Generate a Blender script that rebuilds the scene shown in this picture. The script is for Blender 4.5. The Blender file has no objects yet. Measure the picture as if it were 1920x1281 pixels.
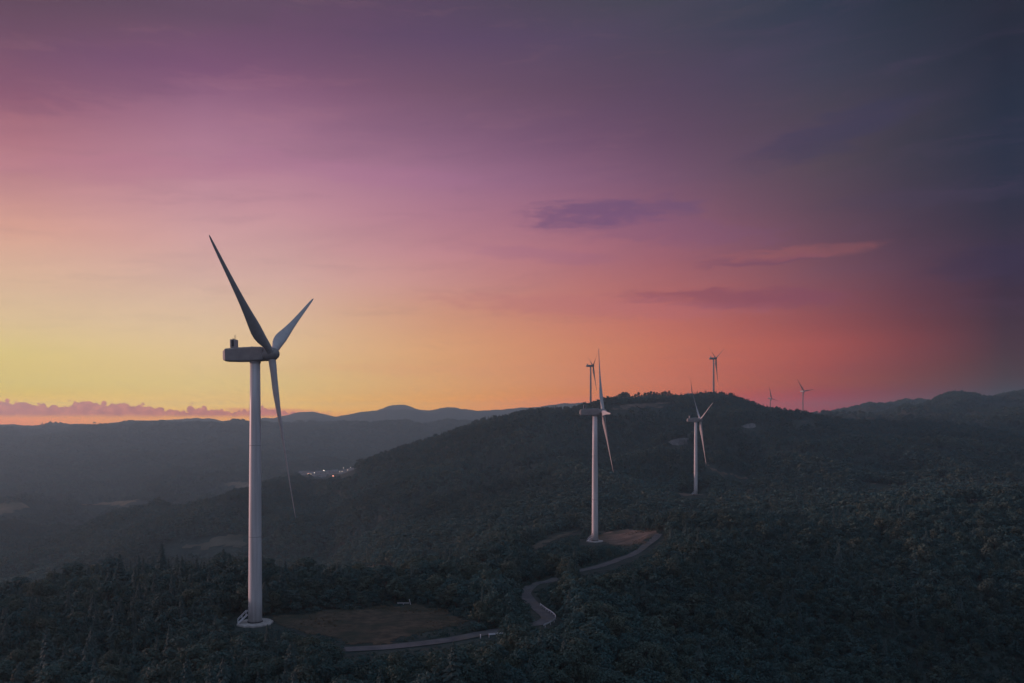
import bpy, bmesh, math, random
import numpy as np
from mathutils import Vector, Matrix

R = math.radians
rnd = random.Random(7)
rng = np.random.default_rng(7)
scene = bpy.context.scene
col = scene.collection

# ---------------------------------------------------------------- camera
F, YH, ZC = 1600.0, 785.0, 49.3          # focal length in photo pixels, eye level row, camera height
cam = bpy.data.cameras.new('camera')
cam_ob = bpy.data.objects.new('camera', cam)
col.objects.link(cam_ob)
cam.sensor_width = 36.0
cam.lens = F / 1920 * 36
cam.shift_y = (YH - 640.5) / 1920
cam.clip_start = 1.0
cam.clip_end = 60000
cam_ob.location = (0, 0, ZC)
cam_ob.rotation_euler = (R(90), 0, 0)
scene.camera = cam_ob

# ---------------------------------------------------------------- view + sampling
scene.view_settings.view_transform = 'Standard'
scene.view_settings.look = 'None'
scene.view_settings.gamma = 1
scene.view_settings.exposure = 0
scene.view_settings.use_curve_mapping = False
scene.render.engine = 'CYCLES'
cy = scene.cycles
cy.max_bounces = 4
cy.diffuse_bounces = 2
cy.glossy_bounces = 2
cy.transmission_bounces = 2
cy.transparent_max_bounces = 4
cy.volume_bounces = 0
cy.use_denoising = True
cy.sample_clamp_indirect = 3

HAZE_DENSITY = 1.55e-4                     # per metre
SUN_AZ, SUN_EL = -76.0, 3.5               # degrees from the view direction, above the horizon


def lin(c):
    return tuple(((v / 255) / 12.92 if v / 255 <= 0.04045 else ((v / 255 + 0.055) / 1.055) ** 2.4) for v in c)


def pchip(x, y, xq):
    """monotone cubic interpolation, y may be (n,) or (n,k)"""
    x = np.asarray(x, float); y = np.asarray(y, float); xq = np.asarray(xq, float)
    one = y.ndim == 1
    if one: y = y[:, None]
    h = np.diff(x)[:, None]; d = np.diff(y, axis=0) / h
    m = np.zeros_like(y)
    if len(x) > 2:
        w1 = 2 * h[1:] + h[:-1]; w2 = h[1:] + 2 * h[:-1]
        same = d[1:] * d[:-1] > 0
        with np.errstate(divide='ignore', invalid='ignore'):
            hm = (w1 + w2) / (w1 / np.where(d[:-1] == 0, 1, d[:-1]) + w2 / np.where(d[1:] == 0, 1, d[1:]))
        m[1:-1] = np.where(same, hm, 0)
    m[0] = d[0]; m[-1] = d[-1]
    xc = np.clip(xq, x[0], x[-1])
    i = np.clip(np.searchsorted(x, xc) - 1, 0, len(x) - 2)
    t = ((xc - x[i]) / (x[i + 1] - x[i]))[:, None]; hh = (x[i + 1] - x[i])[:, None]
    r = (y[i] * (1 + 2 * t) * (1 - t) ** 2 + m[i] * hh * t * (1 - t) ** 2 + y[i + 1] * t * t * (3 - 2 * t) + m[i + 1] * hh * t * t * (t - 1))
    return r[:, 0] if one else r


# ---------------------------------------------------------------- sky
def az_of(px): return math.degrees(math.atan2(px - 960, F))
def el_of(px, py): return math.degrees(math.atan2(YH - py, math.hypot(F, px - 960)))

SKY_ROWS = [785, 772, 760, 750, 738, 720, 690, 660, 600, 520, 450, 320, 200, 90, 0]
SKY = {   # dusk radiance (linear) along columns of the view, horizon to top of frame, before the air dims it
    0: [(2.239, 0.505, 0.015), (2.199, 1.016, 0.015), (2.346, 1.468, 0.015), (1.725, 1.029, 0.015), (1.241, 0.826, 0.059), (0.992, 0.733, 0.152), (0.896, 0.664, 0.186), (0.854, 0.651, 0.215), (0.832, 0.596, 0.316), (0.790, 0.513, 0.341), (0.770, 0.417, 0.302), (0.547, 0.241, 0.263), (0.335, 0.121, 0.173), (0.186, 0.077, 0.139), (0.100, 0.054, 0.082)],
    400: [(2.157, 0.779, 0.015), (2.151, 1.107, 0.027), (2.181, 1.311, 0.169), (1.700, 1.028, 0.172), (1.293, 0.841, 0.210), (1.057, 0.749, 0.240), (0.940, 0.660, 0.279), (0.901, 0.633, 0.312), (0.808, 0.567, 0.365), (0.725, 0.456, 0.384), (0.674, 0.376, 0.367), (0.505, 0.239, 0.316), (0.329, 0.145, 0.239), (0.174, 0.074, 0.151), (0.124, 0.069, 0.115)],
    800: [(2.084, 0.633, 0.015), (1.974, 0.753, 0.015), (1.971, 0.811, 0.015), (1.596, 0.653, 0.033), (1.220, 0.549, 0.099), (1.004, 0.496, 0.148), (0.878, 0.438, 0.168), (0.835, 0.420, 0.186), (0.714, 0.348, 0.205), (0.621, 0.292, 0.271), (0.525, 0.233, 0.277), (0.351, 0.160, 0.265), (0.201, 0.095, 0.155), (0.124, 0.065, 0.136), (0.086, 0.056, 0.098)],
    1200: [(1.615, 0.165, 0.015), (1.566, 0.199, 0.015), (1.574, 0.208, 0.015), (1.270, 0.200, 0.015), (0.996, 0.204, 0.019), (0.836, 0.208, 0.079), (0.736, 0.198, 0.095), (0.699, 0.202, 0.103), (0.591, 0.168, 0.126), (0.457, 0.144, 0.149), (0.349, 0.124, 0.176), (0.189, 0.088, 0.160), (0.109, 0.059, 0.107), (0.082, 0.057, 0.104), (0.050, 0.055, 0.075)],
    1550: [(0.728, 0.015, 0.015), (0.669, 0.015, 0.015), (0.647, 0.015, 0.015), (0.578, 0.015, 0.015), (0.479, 0.020, 0.015), (0.445, 0.061, 0.021), (0.411, 0.065, 0.048), (0.430, 0.076, 0.058), (0.298, 0.067, 0.071), (0.208, 0.070, 0.096), (0.141, 0.060, 0.094), (0.085, 0.056, 0.082), (0.063, 0.049, 0.075), (0.038, 0.044, 0.080), (0.028, 0.036, 0.063)],
    1920: [(0.015, 0.015, 0.015), (0.015, 0.015, 0.015), (0.015, 0.015, 0.015), (0.015, 0.015, 0.015), (0.016, 0.015, 0.015), (0.040, 0.015, 0.015), (0.051, 0.015, 0.015), (0.052, 0.015, 0.023), (0.042, 0.015, 0.031), (0.035, 0.015, 0.040), (0.029, 0.020, 0.043), (0.019, 0.023, 0.049), (0.015, 0.022, 0.045), (0.015, 0.018, 0.038), (0.015, 0.018, 0.032)],
}
EXTRA = {  # degrees of azimuth outside the frame: the afterglow goes on to the left, dusk blue and the belt of Venus behind
    -110.: [(160, 124, 126), (164, 126, 126), (168, 128, 130), (170, 132, 136), (168, 134, 142), (164, 134, 148), (156, 132, 150), (144, 130, 152), (134, 130, 152), (128, 132, 154), (124, 136, 158)],
    -72.:  [(212, 156, 112), (216, 174, 112), (218, 184, 116), (218, 186, 128), (214, 180, 142), (206, 168, 150), (194, 154, 150), (170, 130, 148), (146, 114, 140), (126, 108, 136), (118, 110, 138)],
    60.:   [(90, 92, 114), (92, 92, 114), (94, 92, 114), (94, 92, 114), (92, 92, 114), (90, 92, 114), (88, 94, 118), (84, 96, 120), (82, 98, 122), (82, 100, 124), (84, 104, 128)],
    120.:  [(124, 122, 146), (126, 122, 146), (130, 124, 148), (134, 126, 150), (136, 128, 152), (134, 130, 156), (130, 130, 156), (122, 130, 156), (118, 130, 156), (116, 132, 156), (116, 134, 158)],
    180.:  [(130, 128, 152), (132, 128, 152), (138, 130, 154), (144, 132, 156), (148, 136, 160), (148, 138, 162), (142, 138, 162), (136, 138, 162), (130, 138, 160), (126, 138, 160), (124, 140, 162)],
}
ZENITH = (122, 140, 164)
EL_MAX = 64.0


def build_world():
    w = bpy.data.worlds.new('World')
    scene.world = w
    w.use_nodes = True
    nt = w.node_tree
    nt.nodes.clear()
    N = nt.nodes.new; L = nt.links.new

    def val(x):
        return x

    def math_n(op, a, b=None, c=None, clamp=False):
        n = N('ShaderNodeMath'); n.operation = op; n.use_clamp = clamp
        for i, v in enumerate((a, b, c)):
            if v is None: continue
            if isinstance(v, (int, float)): n.inputs[i].default_value = v
            else: L(v, n.inputs[i])
        return n.outputs[0]

    def mix(f, a, b):
        n = N('ShaderNodeMix'); n.data_type = 'RGBA'
        for s, v in ((n.inputs[0], f), (n.inputs[6], a), (n.inputs[7], b)):
            if isinstance(v, (int, float)): s.default_value = v
            elif isinstance(v, tuple): s.default_value = (*v, 1)
            else: L(v, s)
        return n.outputs[2]

    def maprange(v, a, b, c=0, d=1, smooth=False):
        n = N('ShaderNodeMapRange'); n.interpolation_type = 'SMOOTHSTEP' if smooth else 'LINEAR'
        L(v, n.inputs[0])
        for i, q in enumerate((a, b, c, d)):
            if isinstance(q, (int, float)): n.inputs[1 + i].default_value = q
            else: L(q, n.inputs[1 + i])
        return n.outputs[0]

    tc = N('ShaderNodeTexCoord')
    sp = N('ShaderNodeSeparateXYZ'); L(tc.outputs['Generated'], sp.inputs[0])
    az = math_n('MULTIPLY', math_n('ARCTAN2', sp.outputs[0], sp.outputs[1]), 180 / math.pi)
    el = math_n('MULTIPLY', math_n('ARCSINE', sp.outputs[2]), 180 / math.pi)

    # gradient: columns of colour ramps over elevation, blended over azimuth
    azs, tabs = [], []
    stops = np.concatenate([[-2.0, -0.6, 0.0, 0.3, 0.6, 0.9, 1.1, 1.3, 1.6, 2.0, 2.5, 3.1, 3.8, 4.7, 5.8, 7.2, 9.0, 11, 13.2, 15.6, 18, 21, 24, 27, 31, 37, 45, 54, 64]])

    def column(px, colors, a=None):
        p = 960 if px is None else px
        e = [el_of(p, y) for y in SKY_ROWS]
        c = [k if px is not None else lin(k) for k in colors]
        top = lin(ZENITH)
        e += [EL_MAX]; c += [top]
        e = [-3.0] + e; c = [c[0]] + c
        return pchip(e, np.array(c), stops)
    raw = {}
    for px, cc in SKY.items(): raw[az_of(px)] = column(px, cc)
    coarse = [785, 760, 720, 660, 600, 520, 450, 320, 200, 90, 0]
    for a, cc in EXTRA.items(): raw[a] = column(None, [tuple(v) for v in pchip(coarse[::-1], np.array(cc[::-1], float), SKY_ROWS)])
    raw[-180.] = raw[180.]
    ka = sorted(raw)
    want = [-180, -140, -110, -85, -60, -44, -36, -30, -25, -20, -15, -10, -5, 0, 5, 10, 15, 20, 25, 30, 36, 46, 60, 90, 120, 150, 180]
    flat = np.array([raw[k] for k in ka]).reshape(len(ka), -1)
    res = pchip(ka, flat, want).reshape(len(want), len(stops), 3)
    f_el = maprange(el, -2.0, EL_MAX)
    cur = None
    for i, a in enumerate(want):
        rp = N('ShaderNodeValToRGB'); L(f_el, rp.inputs[0])
        cr = rp.color_ramp
        pos = (stops + 2.0) / (EL_MAX + 2.0)
        while len(cr.elements) < len(stops): cr.elements.new(0.5)
        for k in range(len(stops)):
            cr.elements[k].position = float(k) / 40
        for k in reversed(range(len(stops))):
            cr.elements[k].position = float(pos[k])
        for k in range(len(stops)):
            cr.elements[k].color = (*[max(0, float(v)) for v in res[i, k]], 1)
        if cur is None: cur = rp.outputs[0]
        else: cur = mix(maprange(az, want[i - 1], a), cur, rp.outputs[0])

    # broad thin cloud veils: gentle streaks all over the dome
    cmb = N('ShaderNodeCombineXYZ')
    L(math_n('ADD', math_n('MULTIPLY', az, 0.035), math_n('MULTIPLY', el, -0.02)), cmb.inputs[0])
    L(math_n('ADD', math_n('MULTIPLY', el, 0.20), math_n('MULTIPLY', az, -0.035)), cmb.inputs[1])
    nz = N('ShaderNodeTexNoise'); nz.inputs['Scale'].default_value = 1.0; nz.inputs['Detail'].default_value = 5; nz.inputs['Roughness'].default_value = 0.55
    L(cmb.outputs[0], nz.inputs['Vector'])
    veil = maprange(nz.outputs[0], 0.42, 0.72, 0, 1, True)
    veil = math_n('MULTIPLY', veil, maprange(el, 5, 14, 0.10, 0.34))
    cur = mix(veil, cur, mix(0.55, cur, lin((92, 70, 104))))

    # warp for the ragged cloud outlines
    wv = N('ShaderNodeCombineXYZ'); L(math_n('MULTIPLY', az, 0.28), wv.inputs[0]); L(math_n('MULTIPLY', el, 1.1), wv.inputs[1])
    wn = N('ShaderNodeTexNoise'); wn.inputs['Scale'].default_value = 1.0; wn.inputs['Detail'].default_value = 6; wn.inputs['Roughness'].default_value = 0.6
    L(wv.outputs[0], wn.inputs['Vector'])
    ws = N('ShaderNodeSeparateColor'); L(wn.outputs['Color'], ws.inputs[0])
    waz = math_n('ADD', az, math_n('MULTIPLY', math_n('SUBTRACT', ws.outputs[0], 0.5), 6.0))
    wel = math_n('ADD', el, math_n('MULTIPLY', math_n('SUBTRACT', ws.outputs[1], 0.5), 1.5))
    deg = 180 / math.pi / F
    pv_ = N('ShaderNodeCombineXYZ'); L(math_n('MULTIPLY', waz, 0.5), pv_.inputs[0]); L(math_n('MULTIPLY', wel, 2.4), pv_.inputs[1])
    pn = N('ShaderNodeTexNoise'); pn.inputs['Scale'].default_value = 1.0; pn.inputs['Detail'].default_value = 8; pn.inputs['Roughness'].default_value = 0.68
    L(pv_.outputs[0], pn.inputs['Vector'])
    patchy = math_n('MULTIPLY', math_n('SUBTRACT', pn.outputs[0], 0.5), 3.4)
    def through_air(c, e):      # radiance a cloud needs to show colour c past the haze
        T = math.exp(-HAZE_DENSITY * min(8200, 148 / math.sin(R(max(e, 0.3)))))
        return tuple(max(0.004, (v - (1 - T) * k) / T) for v, k in zip(lin(c), (0.105, 0.09, 0.105)))
    # px, py, half width, half height (photo px), slope, strength, colour
    CL = [
        (1146, 398, 135, 25, 0.02, 0.66, (102, 76, 114)),
        (1210, 430, 240, 26, -0.10, 0.28, (120, 82, 118)),
        (1010, 478, 150, 12, -0.10, 0.22, (140, 92, 128)),
        (1390, 561, 190, 17, -0.05, 0.55, (124, 70, 92)),
        (1120, 575, 300, 20, -0.04, 0.30, (170, 100, 112)),
        (1440, 487, 110, 8, 0.06, 0.45, (112, 70, 96)),
        (1500, 472, 130, 9, 0.03, 0.26, (176, 100, 96)),
        (1560, 250, 140, 30, 0.20, 0.42, (58, 56, 86)),
        (1900, 490, 110, 30, 0.0, 0.35, (56, 48, 74)),
        (1720, 372, 150, 16, 0.0, 0.25, (76, 62, 86)),
        (640, 318, 260, 20, -0.06, 0.20, (168, 110, 146)),
        (250, 315, 240, 22, 0.10, 0.22, (176, 112, 140)),
        (240, 130, 420, 48, 0.28, 0.30, (110, 74, 108)),
        (760, 470, 160, 12, 0.0, 0.14, (200, 140, 150)),
        (520, 771, 75, 6, -0.02, 0.75, (196, 120, 94)),
        (820, 690, 260, 10, 0.0, 0.14, (206, 140, 110)),
    ]
    for (px, py, rx, ry, sl, st, c) in CL:
        a0, e0 = az_of(px), el_of(px, py)
        da = math_n('SUBTRACT', waz, a0)
        de = math_n('SUBTRACT', wel if ry > 7 else el, e0)
        de = math_n('SUBTRACT', de, math_n('MULTIPLY', da, sl))
        # firmer underside, feathered top
        q = math_n('ADD', math_n('POWER', math_n('DIVIDE', da, rx * deg), 2.0), math_n('POWER', math_n('DIVIDE', de, ry * deg), 2.0))
        m = maprange(math_n('ADD', q, patchy), 1.7, 0.0, 0, st, True)
        cur = mix(m, cur, through_air(c, e0))

    fv = N('ShaderNodeCombineXYZ'); L(math_n('ADD', math_n('MULTIPLY', waz, 0.10), math_n('MULTIPLY', el, 0.05)), fv.inputs[0]); L(math_n('SUBTRACT', math_n('MULTIPLY', wel, 0.9), math_n('MULTIPLY', az, 0.05)), fv.inputs[1])
    fn = N('ShaderNodeTexNoise'); fn.inputs['Scale'].default_value = 1.0; fn.inputs['Detail'].default_value = 9; fn.inputs['Roughness'].default_value = 0.66
    L(fv.outputs[0], fn.inputs['Vector'])
    fib = math_n('MULTIPLY', maprange(fn.outputs[0], 0.50, 0.72, 0, 1, True), maprange(el, 2.0, 5.0, 0.0, 0.22, True))
    cur = mix(fib, cur, mix(0.5, cur, lin((104, 76, 108))))
    fib2 = math_n('MULTIPLY', maprange(fn.outputs[0], 0.48, 0.30, 0, 1, True), maprange(az, 25, -15, 0.01, 0.09, True))
    cur = mix(fib2, cur, mix(0.6, cur, lin((226, 158, 152))))

    # low cumulus bank over the left horizon
    bv = N('ShaderNodeCombineXYZ'); L(math_n('MULTIPLY', az, 1.0), bv.inputs[0]); L(math_n('MULTIPLY', el, 1.0), bv.inputs[1])
    bn = N('ShaderNodeTexNoise'); bn.inputs['Scale'].default_value = 0.9; bn.inputs['Detail'].default_value = 7; bn.inputs['Roughness'].default_value = 0.62
    L(bv.outputs[0], bn.inputs['Vector'])
    b2 = N('ShaderNodeTexVoronoi'); b2.inputs['Scale'].default_value = 2.6; L(bv.outputs[0], b2.inputs['Vector'])
    topel = el_of(200, 755.5)
    top = math_n('ADD', topel, math_n('MULTIPLY', math_n('SUBTRACT', bn.outputs[0], 0.5), 1.3))
    top = math_n('ADD', top, math_n('MULTIPLY', math_n('SUBTRACT', 0.35, b2.outputs['Distance']), 0.55))
    lv = N('ShaderNodeTexNoise'); lv.inputs['Scale'].default_value = 0.30; lv.inputs['Detail'].default_value = 2; L(bv.outputs[0], lv.inputs['Vector'])
    top = math_n('ADD', top, math_n('MULTIPLY', math_n('SUBTRACT', lv.outputs[0], 0.5), 1.1))
    top = math_n('SUBTRACT', top, maprange(az, az_of(180), az_of(600), 0, 0.50))
    above = maprange(math_n('SUBTRACT', top, el), -0.02, 0.05, 0, 1, True)
    below = maprange(math_n('ADD', el, math_n('MULTIPLY', math_n('SUBTRACT', bn.outputs[0], 0.5), 0.18)), el_of(200, 786), el_of(200, 775), 0, 1, True)
    ends = math_n('MULTIPLY', maprange(az, az_of(660), az_of(540), 0, 1, True), maprange(az, -75, -50, 0, 1, True))
    bm_ = math_n('MULTIPLY', math_n('MULTIPLY', above, below), ends)
    bn2 = N('ShaderNodeTexNoise'); bn2.inputs['Scale'].default_value = 2.2; bn2.inputs['Detail'].default_value = 5
    L(bv.outputs[0], bn2.inputs['Vector'])
    bankc = mix(maprange(bn2.outputs[0], 0.35, 0.65), through_air((158, 92, 92), 0.6), through_air((182, 110, 98), 0.6))
    cur = mix(math_n('MULTIPLY', bm_, 0.95), cur, bankc)

    # below the horizon: dark ground tone
    cur = mix(maprange(el, -1.5, -4.0, 0, 1, True), cur, (0.006, 0.008, 0.010))

    sky = N('ShaderNodeTexSky'); sky.sky_type = 'NISHITA'; sky.sun_disc = False
    sky.sun_elevation = R(SUN_EL); sky.sun_rotation = R(SUN_AZ); sky.dust_density = 3
    bg1 = N('ShaderNodeBackground'); bg1.inputs[1].default_value = 0.002; L(sky.outputs[0], bg1.inputs[0])
    bg2 = N('ShaderNodeBackground'); bg2.inputs[1].default_value = 1.0; L(cur, bg2.inputs[0])
    ad = N('ShaderNodeAddShader'); L(bg1.outputs[0], ad.inputs[0]); L(bg2.outputs[0], ad.inputs[1])
    out = N('ShaderNodeOutputWorld'); L(ad.outputs[0], out.inputs[0])
    w.cycles.sampling_method = 'MANUAL'
    w.cycles.sample_map_resolution = 1024


build_world()

sun = bpy.data.lights.new('sun', 'SUN')
sun.energy = 3.0
sun.angle = R(3)
sun.color = (1.0, 0.56, 0.52)
sun_ob = bpy.data.objects.new('sun', sun)
col.objects.link(sun_ob)
sd = Vector((math.sin(R(SUN_AZ)) * math.cos(R(SUN_EL)), math.cos(R(SUN_AZ)) * math.cos(R(SUN_EL)), math.sin(R(SUN_EL))))
sun_ob.rotation_euler = sd.to_track_quat('Z', 'Y').to_euler()


# ---------------------------------------------------------------- materials
def material(name, base, rough=0.8, spec=0.3, metal=0.0):
    m = bpy.data.materials.new(name); m.use_nodes = True
    b = m.node_tree.nodes['Principled BSDF']
    b.inputs['Base Color'].default_value = (*base, 1)
    b.inputs['Roughness'].default_value = rough
    b.inputs['Specular IOR Level'].default_value = spec
    b.inputs['Metallic'].default_value = metal
    return m


def noise_material(name, c1, c2, scale, rough=0.9, spec=0.1, detail=6, c3=None, scale2=None, lo=0.35, hi=0.65, bump=0.0, bscale=None, runs=False):
    m = material(name, c1, rough, spec)
    nt = m.node_tree; b = nt.nodes['Principled BSDF']
    tc = nt.nodes.new('ShaderNodeNewGeometry')
    n = nt.nodes.new('ShaderNodeTexNoise'); n.inputs['Scale'].default_value = scale; n.inputs['Detail'].default_value = detail
    mp = nt.nodes.new('ShaderNodeMapping'); mp.inputs['Scale'].default_value = (1, 1, 0.06 if runs else 1)
    nt.links.new(tc.outputs['Position'], mp.inputs['Vector']); nt.links.new(mp.outputs[0], n.inputs['Vector'])
    r = nt.nodes.new('ShaderNodeValToRGB'); nt.links.new(n.outputs[0], r.inputs[0])
    r.color_ramp.elements[0].position = lo; r.color_ramp.elements[0].color = (*c1, 1)
    r.color_ramp.elements[1].position = hi; r.color_ramp.elements[1].color = (*c2, 1)
    last = r.outputs[0]
    if c3:
        n2 = nt.nodes.new('ShaderNodeTexNoise'); n2.inputs['Scale'].default_value = scale2; n2.inputs['Detail'].default_value = 4
        nt.links.new(tc.outputs['Position'], n2.inputs['Vector'])
        mr = nt.nodes.new('ShaderNodeMapRange'); mr.inputs[1].default_value = 0.48; mr.inputs[2].default_value = 0.66
        nt.links.new(n2.outputs[0], mr.inputs[0])
        mx = nt.nodes.new('ShaderNodeMix'); mx.data_type = 'RGBA'
        nt.links.new(mr.outputs[0], mx.inputs[0]); nt.links.new(last, mx.inputs[6]); mx.inputs[7].default_value = (*c3, 1)
        last = mx.outputs[2]
    nt.links.new(last, b.inputs['Base Color'])
    if bump:
        bp = nt.nodes.new('ShaderNodeBump'); bp.inputs['Strength'].default_value = 1.0; bp.inputs['Distance'].default_value = bump
        n3 = nt.nodes.new('ShaderNodeTexNoise'); n3.inputs['Scale'].default_value = bscale or scale; n3.inputs['Detail'].default_value = 5
        nt.links.new(tc.outputs['Position'], n3.inputs['Vector'])
        nt.links.new(n3.outputs[0], bp.inputs['Height']); nt.links.new(bp.outputs[0], b.inputs['Normal'])
    return m


def foliage_material(name, cols, trans=0.2):
    m = bpy.data.materials.new(name); m.use_nodes = True
    nt = m.node_tree; b = nt.nodes['Principled BSDF']
    oi = nt.nodes.new('ShaderNodeObjectInfo')
    r = nt.nodes.new('ShaderNodeValToRGB'); nt.links.new(oi.outputs['Random'], r.inputs[0])
    while len(r.color_ramp.elements) < len(cols): r.color_ramp.elements.new(0.5)
    for i, c in enumerate(cols):
        r.color_ramp.elements[i].position = i / (len(cols) - 1)
        r.color_ramp.elements[i].color = (*c, 1)
    sn = nt.nodes.new('ShaderNodeTexNoise'); sn.inputs['Scale'].default_value = 0.0075; sn.inputs['Detail'].default_value = 5
    nt.links.new(oi.outputs['Location'], sn.inputs['Vector'])
    sm = nt.nodes.new('ShaderNodeMapRange'); sm.inputs[1].default_value = 0.36; sm.inputs[2].default_value = 0.64; sm.inputs[3].default_value = 0.74; sm.inputs[4].default_value = 1.12
    nt.links.new(sn.outputs[0], sm.inputs[0])
    g = nt.nodes.new('ShaderNodeNewGeometry')
    hs = nt.nodes.new('ShaderNodeHueSaturation')
    mr = nt.nodes.new('ShaderNodeMapRange'); mr.inputs[3].default_value = 0.85; mr.inputs[4].default_value = 1.15
    nt.links.new(g.outputs['Random Per Island'], mr.inputs[0])
    vm = nt.nodes.new('ShaderNodeMath'); vm.operation = 'MULTIPLY'; nt.links.new(mr.outputs[0], vm.inputs[0]); nt.links.new(sm.outputs[0], vm.inputs[1]); nt.links.new(vm.outputs[0], hs.inputs['Value']); nt.links.new(r.outputs[0], hs.inputs['Color'])
    nt.links.new(hs.outputs[0], b.inputs['Base Color'])
    b.inputs['Roughness'].default_value = 0.75; b.inputs['Specular IOR Level'].default_value = 0.15
    tr = nt.nodes.new('ShaderNodeBsdfTranslucent'); nt.links.new(hs.outputs[0], tr.inputs[0])
    mx = nt.nodes.new('ShaderNodeMixShader'); mx.inputs[0].default_value = trans
    nt.links.new(b.outputs[0], mx.inputs[1]); nt.links.new(tr.outputs[0], mx.inputs[2])
    nt.links.new(mx.outputs[0], nt.nodes['Material Output'].inputs[0])
    return m


def emission(name, c, s):
    m = bpy.data.materials.new(name); m.use_nodes = True
    b = m.node_tree.nodes['Principled BSDF']
    b.inputs['Base Color'].default_value = (*c, 1)
    b.inputs['Emission Color'].default_value = (*c, 1); b.inputs['Emission Strength'].default_value = s
    return m


M = {}
M['paint'] = noise_material('tower_paint', (0.53, 0.51, 0.515), (0.68, 0.66, 0.67), 1.4, 0.42, 0.4, detail=8, runs=True)
M['blade'] = noise_material('blade_paint', (0.47, 0.45, 0.46), (0.54, 0.52, 0.53), 0.8, 0.4, 0.4)
M['nacelle'] = noise_material('nacelle_paint', (0.25, 0.24, 0.245), (0.31, 0.30, 0.30), 0.7, 0.45, 0.35, detail=8)
M['shadedpaint'] = noise_material('grey_tower_paint', (0.22, 0.215, 0.22), (0.28, 0.27, 0.275), 0.5, 0.6, 0.2)  # darker copy of the tower paint: silhouette shade of far turbines in its colour
M['shadedblade'] = material('grey_blade_paint', (0.13, 0.13, 0.135), 0.6, 0.2)  # far blades: silhouette darkness against the glow put into the blade colour
M['grey'] = material('grey_housing', (0.36, 0.35, 0.36), 0.5)
M['dark'] = material('dark_grille', (0.05, 0.05, 0.055), 0.6)
M['steel'] = material('galvanised_steel', (0.55, 0.55, 0.57), 0.45, 0.5, 0.3)
M['rail'] = material('white_rail_paint', (0.82, 0.80, 0.86), 0.4, 0.5)
M['concrete'] = noise_material('concrete', (0.34, 0.31, 0.30), (0.48, 0.44, 0.43), 0.9, 0.9, 0.2, detail=8)
M['shotcrete'] = noise_material('shotcrete', (0.15, 0.145, 0.15), (0.25, 0.24, 0.245), 0.25, 0.9, 0.2)
M['asphalt'] = noise_material('asphalt', (0.085, 0.086, 0.096), (0.135, 0.132, 0.14), 0.35, 0.85, 0.25, c3=(0.13, 0.115, 0.10), scale2=0.12)
M['drygrass'] = noise_material('dry_grass_ground', (0.054, 0.050, 0.038), (0.118, 0.090, 0.066), 0.45, c3=(0.040, 0.050, 0.038), scale2=0.10, bump=0.3, bscale=1.2)
M['soil'] = noise_material('bare_soil', (0.105, 0.082, 0.068), (0.215, 0.155, 0.130), 0.14, c3=(0.075, 0.070, 0.052), scale2=0.05)
M['field'] = noise_material('valley_field', (0.14, 0.105, 0.075), (0.22, 0.165, 0.115), 0.02, c3=(0.09, 0.09, 0.06), scale2=0.008)
M['pale'] = noise_material('pale_scrub', (0.085, 0.080, 0.065), (0.13, 0.12, 0.095), 0.05, c3=(0.07, 0.075, 0.055), scale2=0.02)
M['terrain'] = noise_material('forest_floor', (0.026, 0.042, 0.042), (0.050, 0.070, 0.064), 0.10, detail=10, c3=(0.060, 0.066, 0.056), scale2=0.006, bump=2.0, bscale=0.12)
M['bark'] = noise_material('bark', (0.05, 0.04, 0.035), (0.10, 0.085, 0.075), 2.0)
M['leaf'] = foliage_material('broad_leaves', [(0.046, 0.104, 0.104), (0.058, 0.116, 0.112), (0.068, 0.118, 0.104), (0.092, 0.118, 0.090), (0.052, 0.114, 0.118)])
M['needle'] = foliage_material('conifer_needles', [(0.046, 0.086, 0.086), (0.058, 0.098, 0.094), (0.064, 0.100, 0.094)], 0.08)
M['dryleaf'] = foliage_material('dry_stalks', [(0.16, 0.11, 0.07), (0.10, 0.085, 0.05), (0.19, 0.13, 0.085)])
M['wall'] = material('house_render', (0.44, 0.40, 0.40), 0.8)
M['wall2'] = material('house_cladding', (0.42, 0.36, 0.36), 0.8)
M['roof'] = material('roof_tiles', (0.20, 0.13, 0.13), 0.7)
M['roof2'] = material('metal_roof', (0.24, 0.25, 0.29), 0.5)
M['lamp'] = emission('lamp_glow', (1.0, 0.82, 0.64), 9.0)
M['window_lit'] = emission('lit_window', (1.0, 0.78, 0.55), 1.6)
M['red_lamp'] = emission('red_lamp_glow', (1.0, 0.35, 0.22), 5.0)

# ---------------------------------------------------------------- helpers
def obj(name, bm, mats, parent=None, loc=None, rot=None, smooth=False):
    me = bpy.data.meshes.new(name)
    bm.to_mesh(me); bm.free()
    return link(name, me, mats, parent, loc, rot, smooth)


def link(name, me, mats, parent=None, loc=None, rot=None, smooth=False):
    if not isinstance(mats, (list, tuple)): mats = [mats]
    for m in mats: me.materials.append(m)
    if smooth:
        for p in me.polygons: p.use_smooth = True
    o = bpy.data.objects.new(name, me)
    col.objects.link(o)
    if parent: o.parent = parent
    if loc is not None: o.location = loc
    if rot is not None: o.rotation_euler = rot
    return o


def thing(name, label, cat, loc=(0, 0, 0), rotz=0, group=None):
    o = bpy.data.objects.new(name, None); col.objects.link(o)
    o.empty_display_size = 1
    o.location = loc; o.rotation_euler = (0, 0, rotz)
    o['label'] = label; o['category'] = cat
    if group: o['group'] = group
    return o


def tag(o, label, cat=None, group=None, kind=None):
    o['label'] = label
    if cat: o['category'] = cat
    if group: o['group'] = group
    if kind: o['kind'] = kind
    return o


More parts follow.
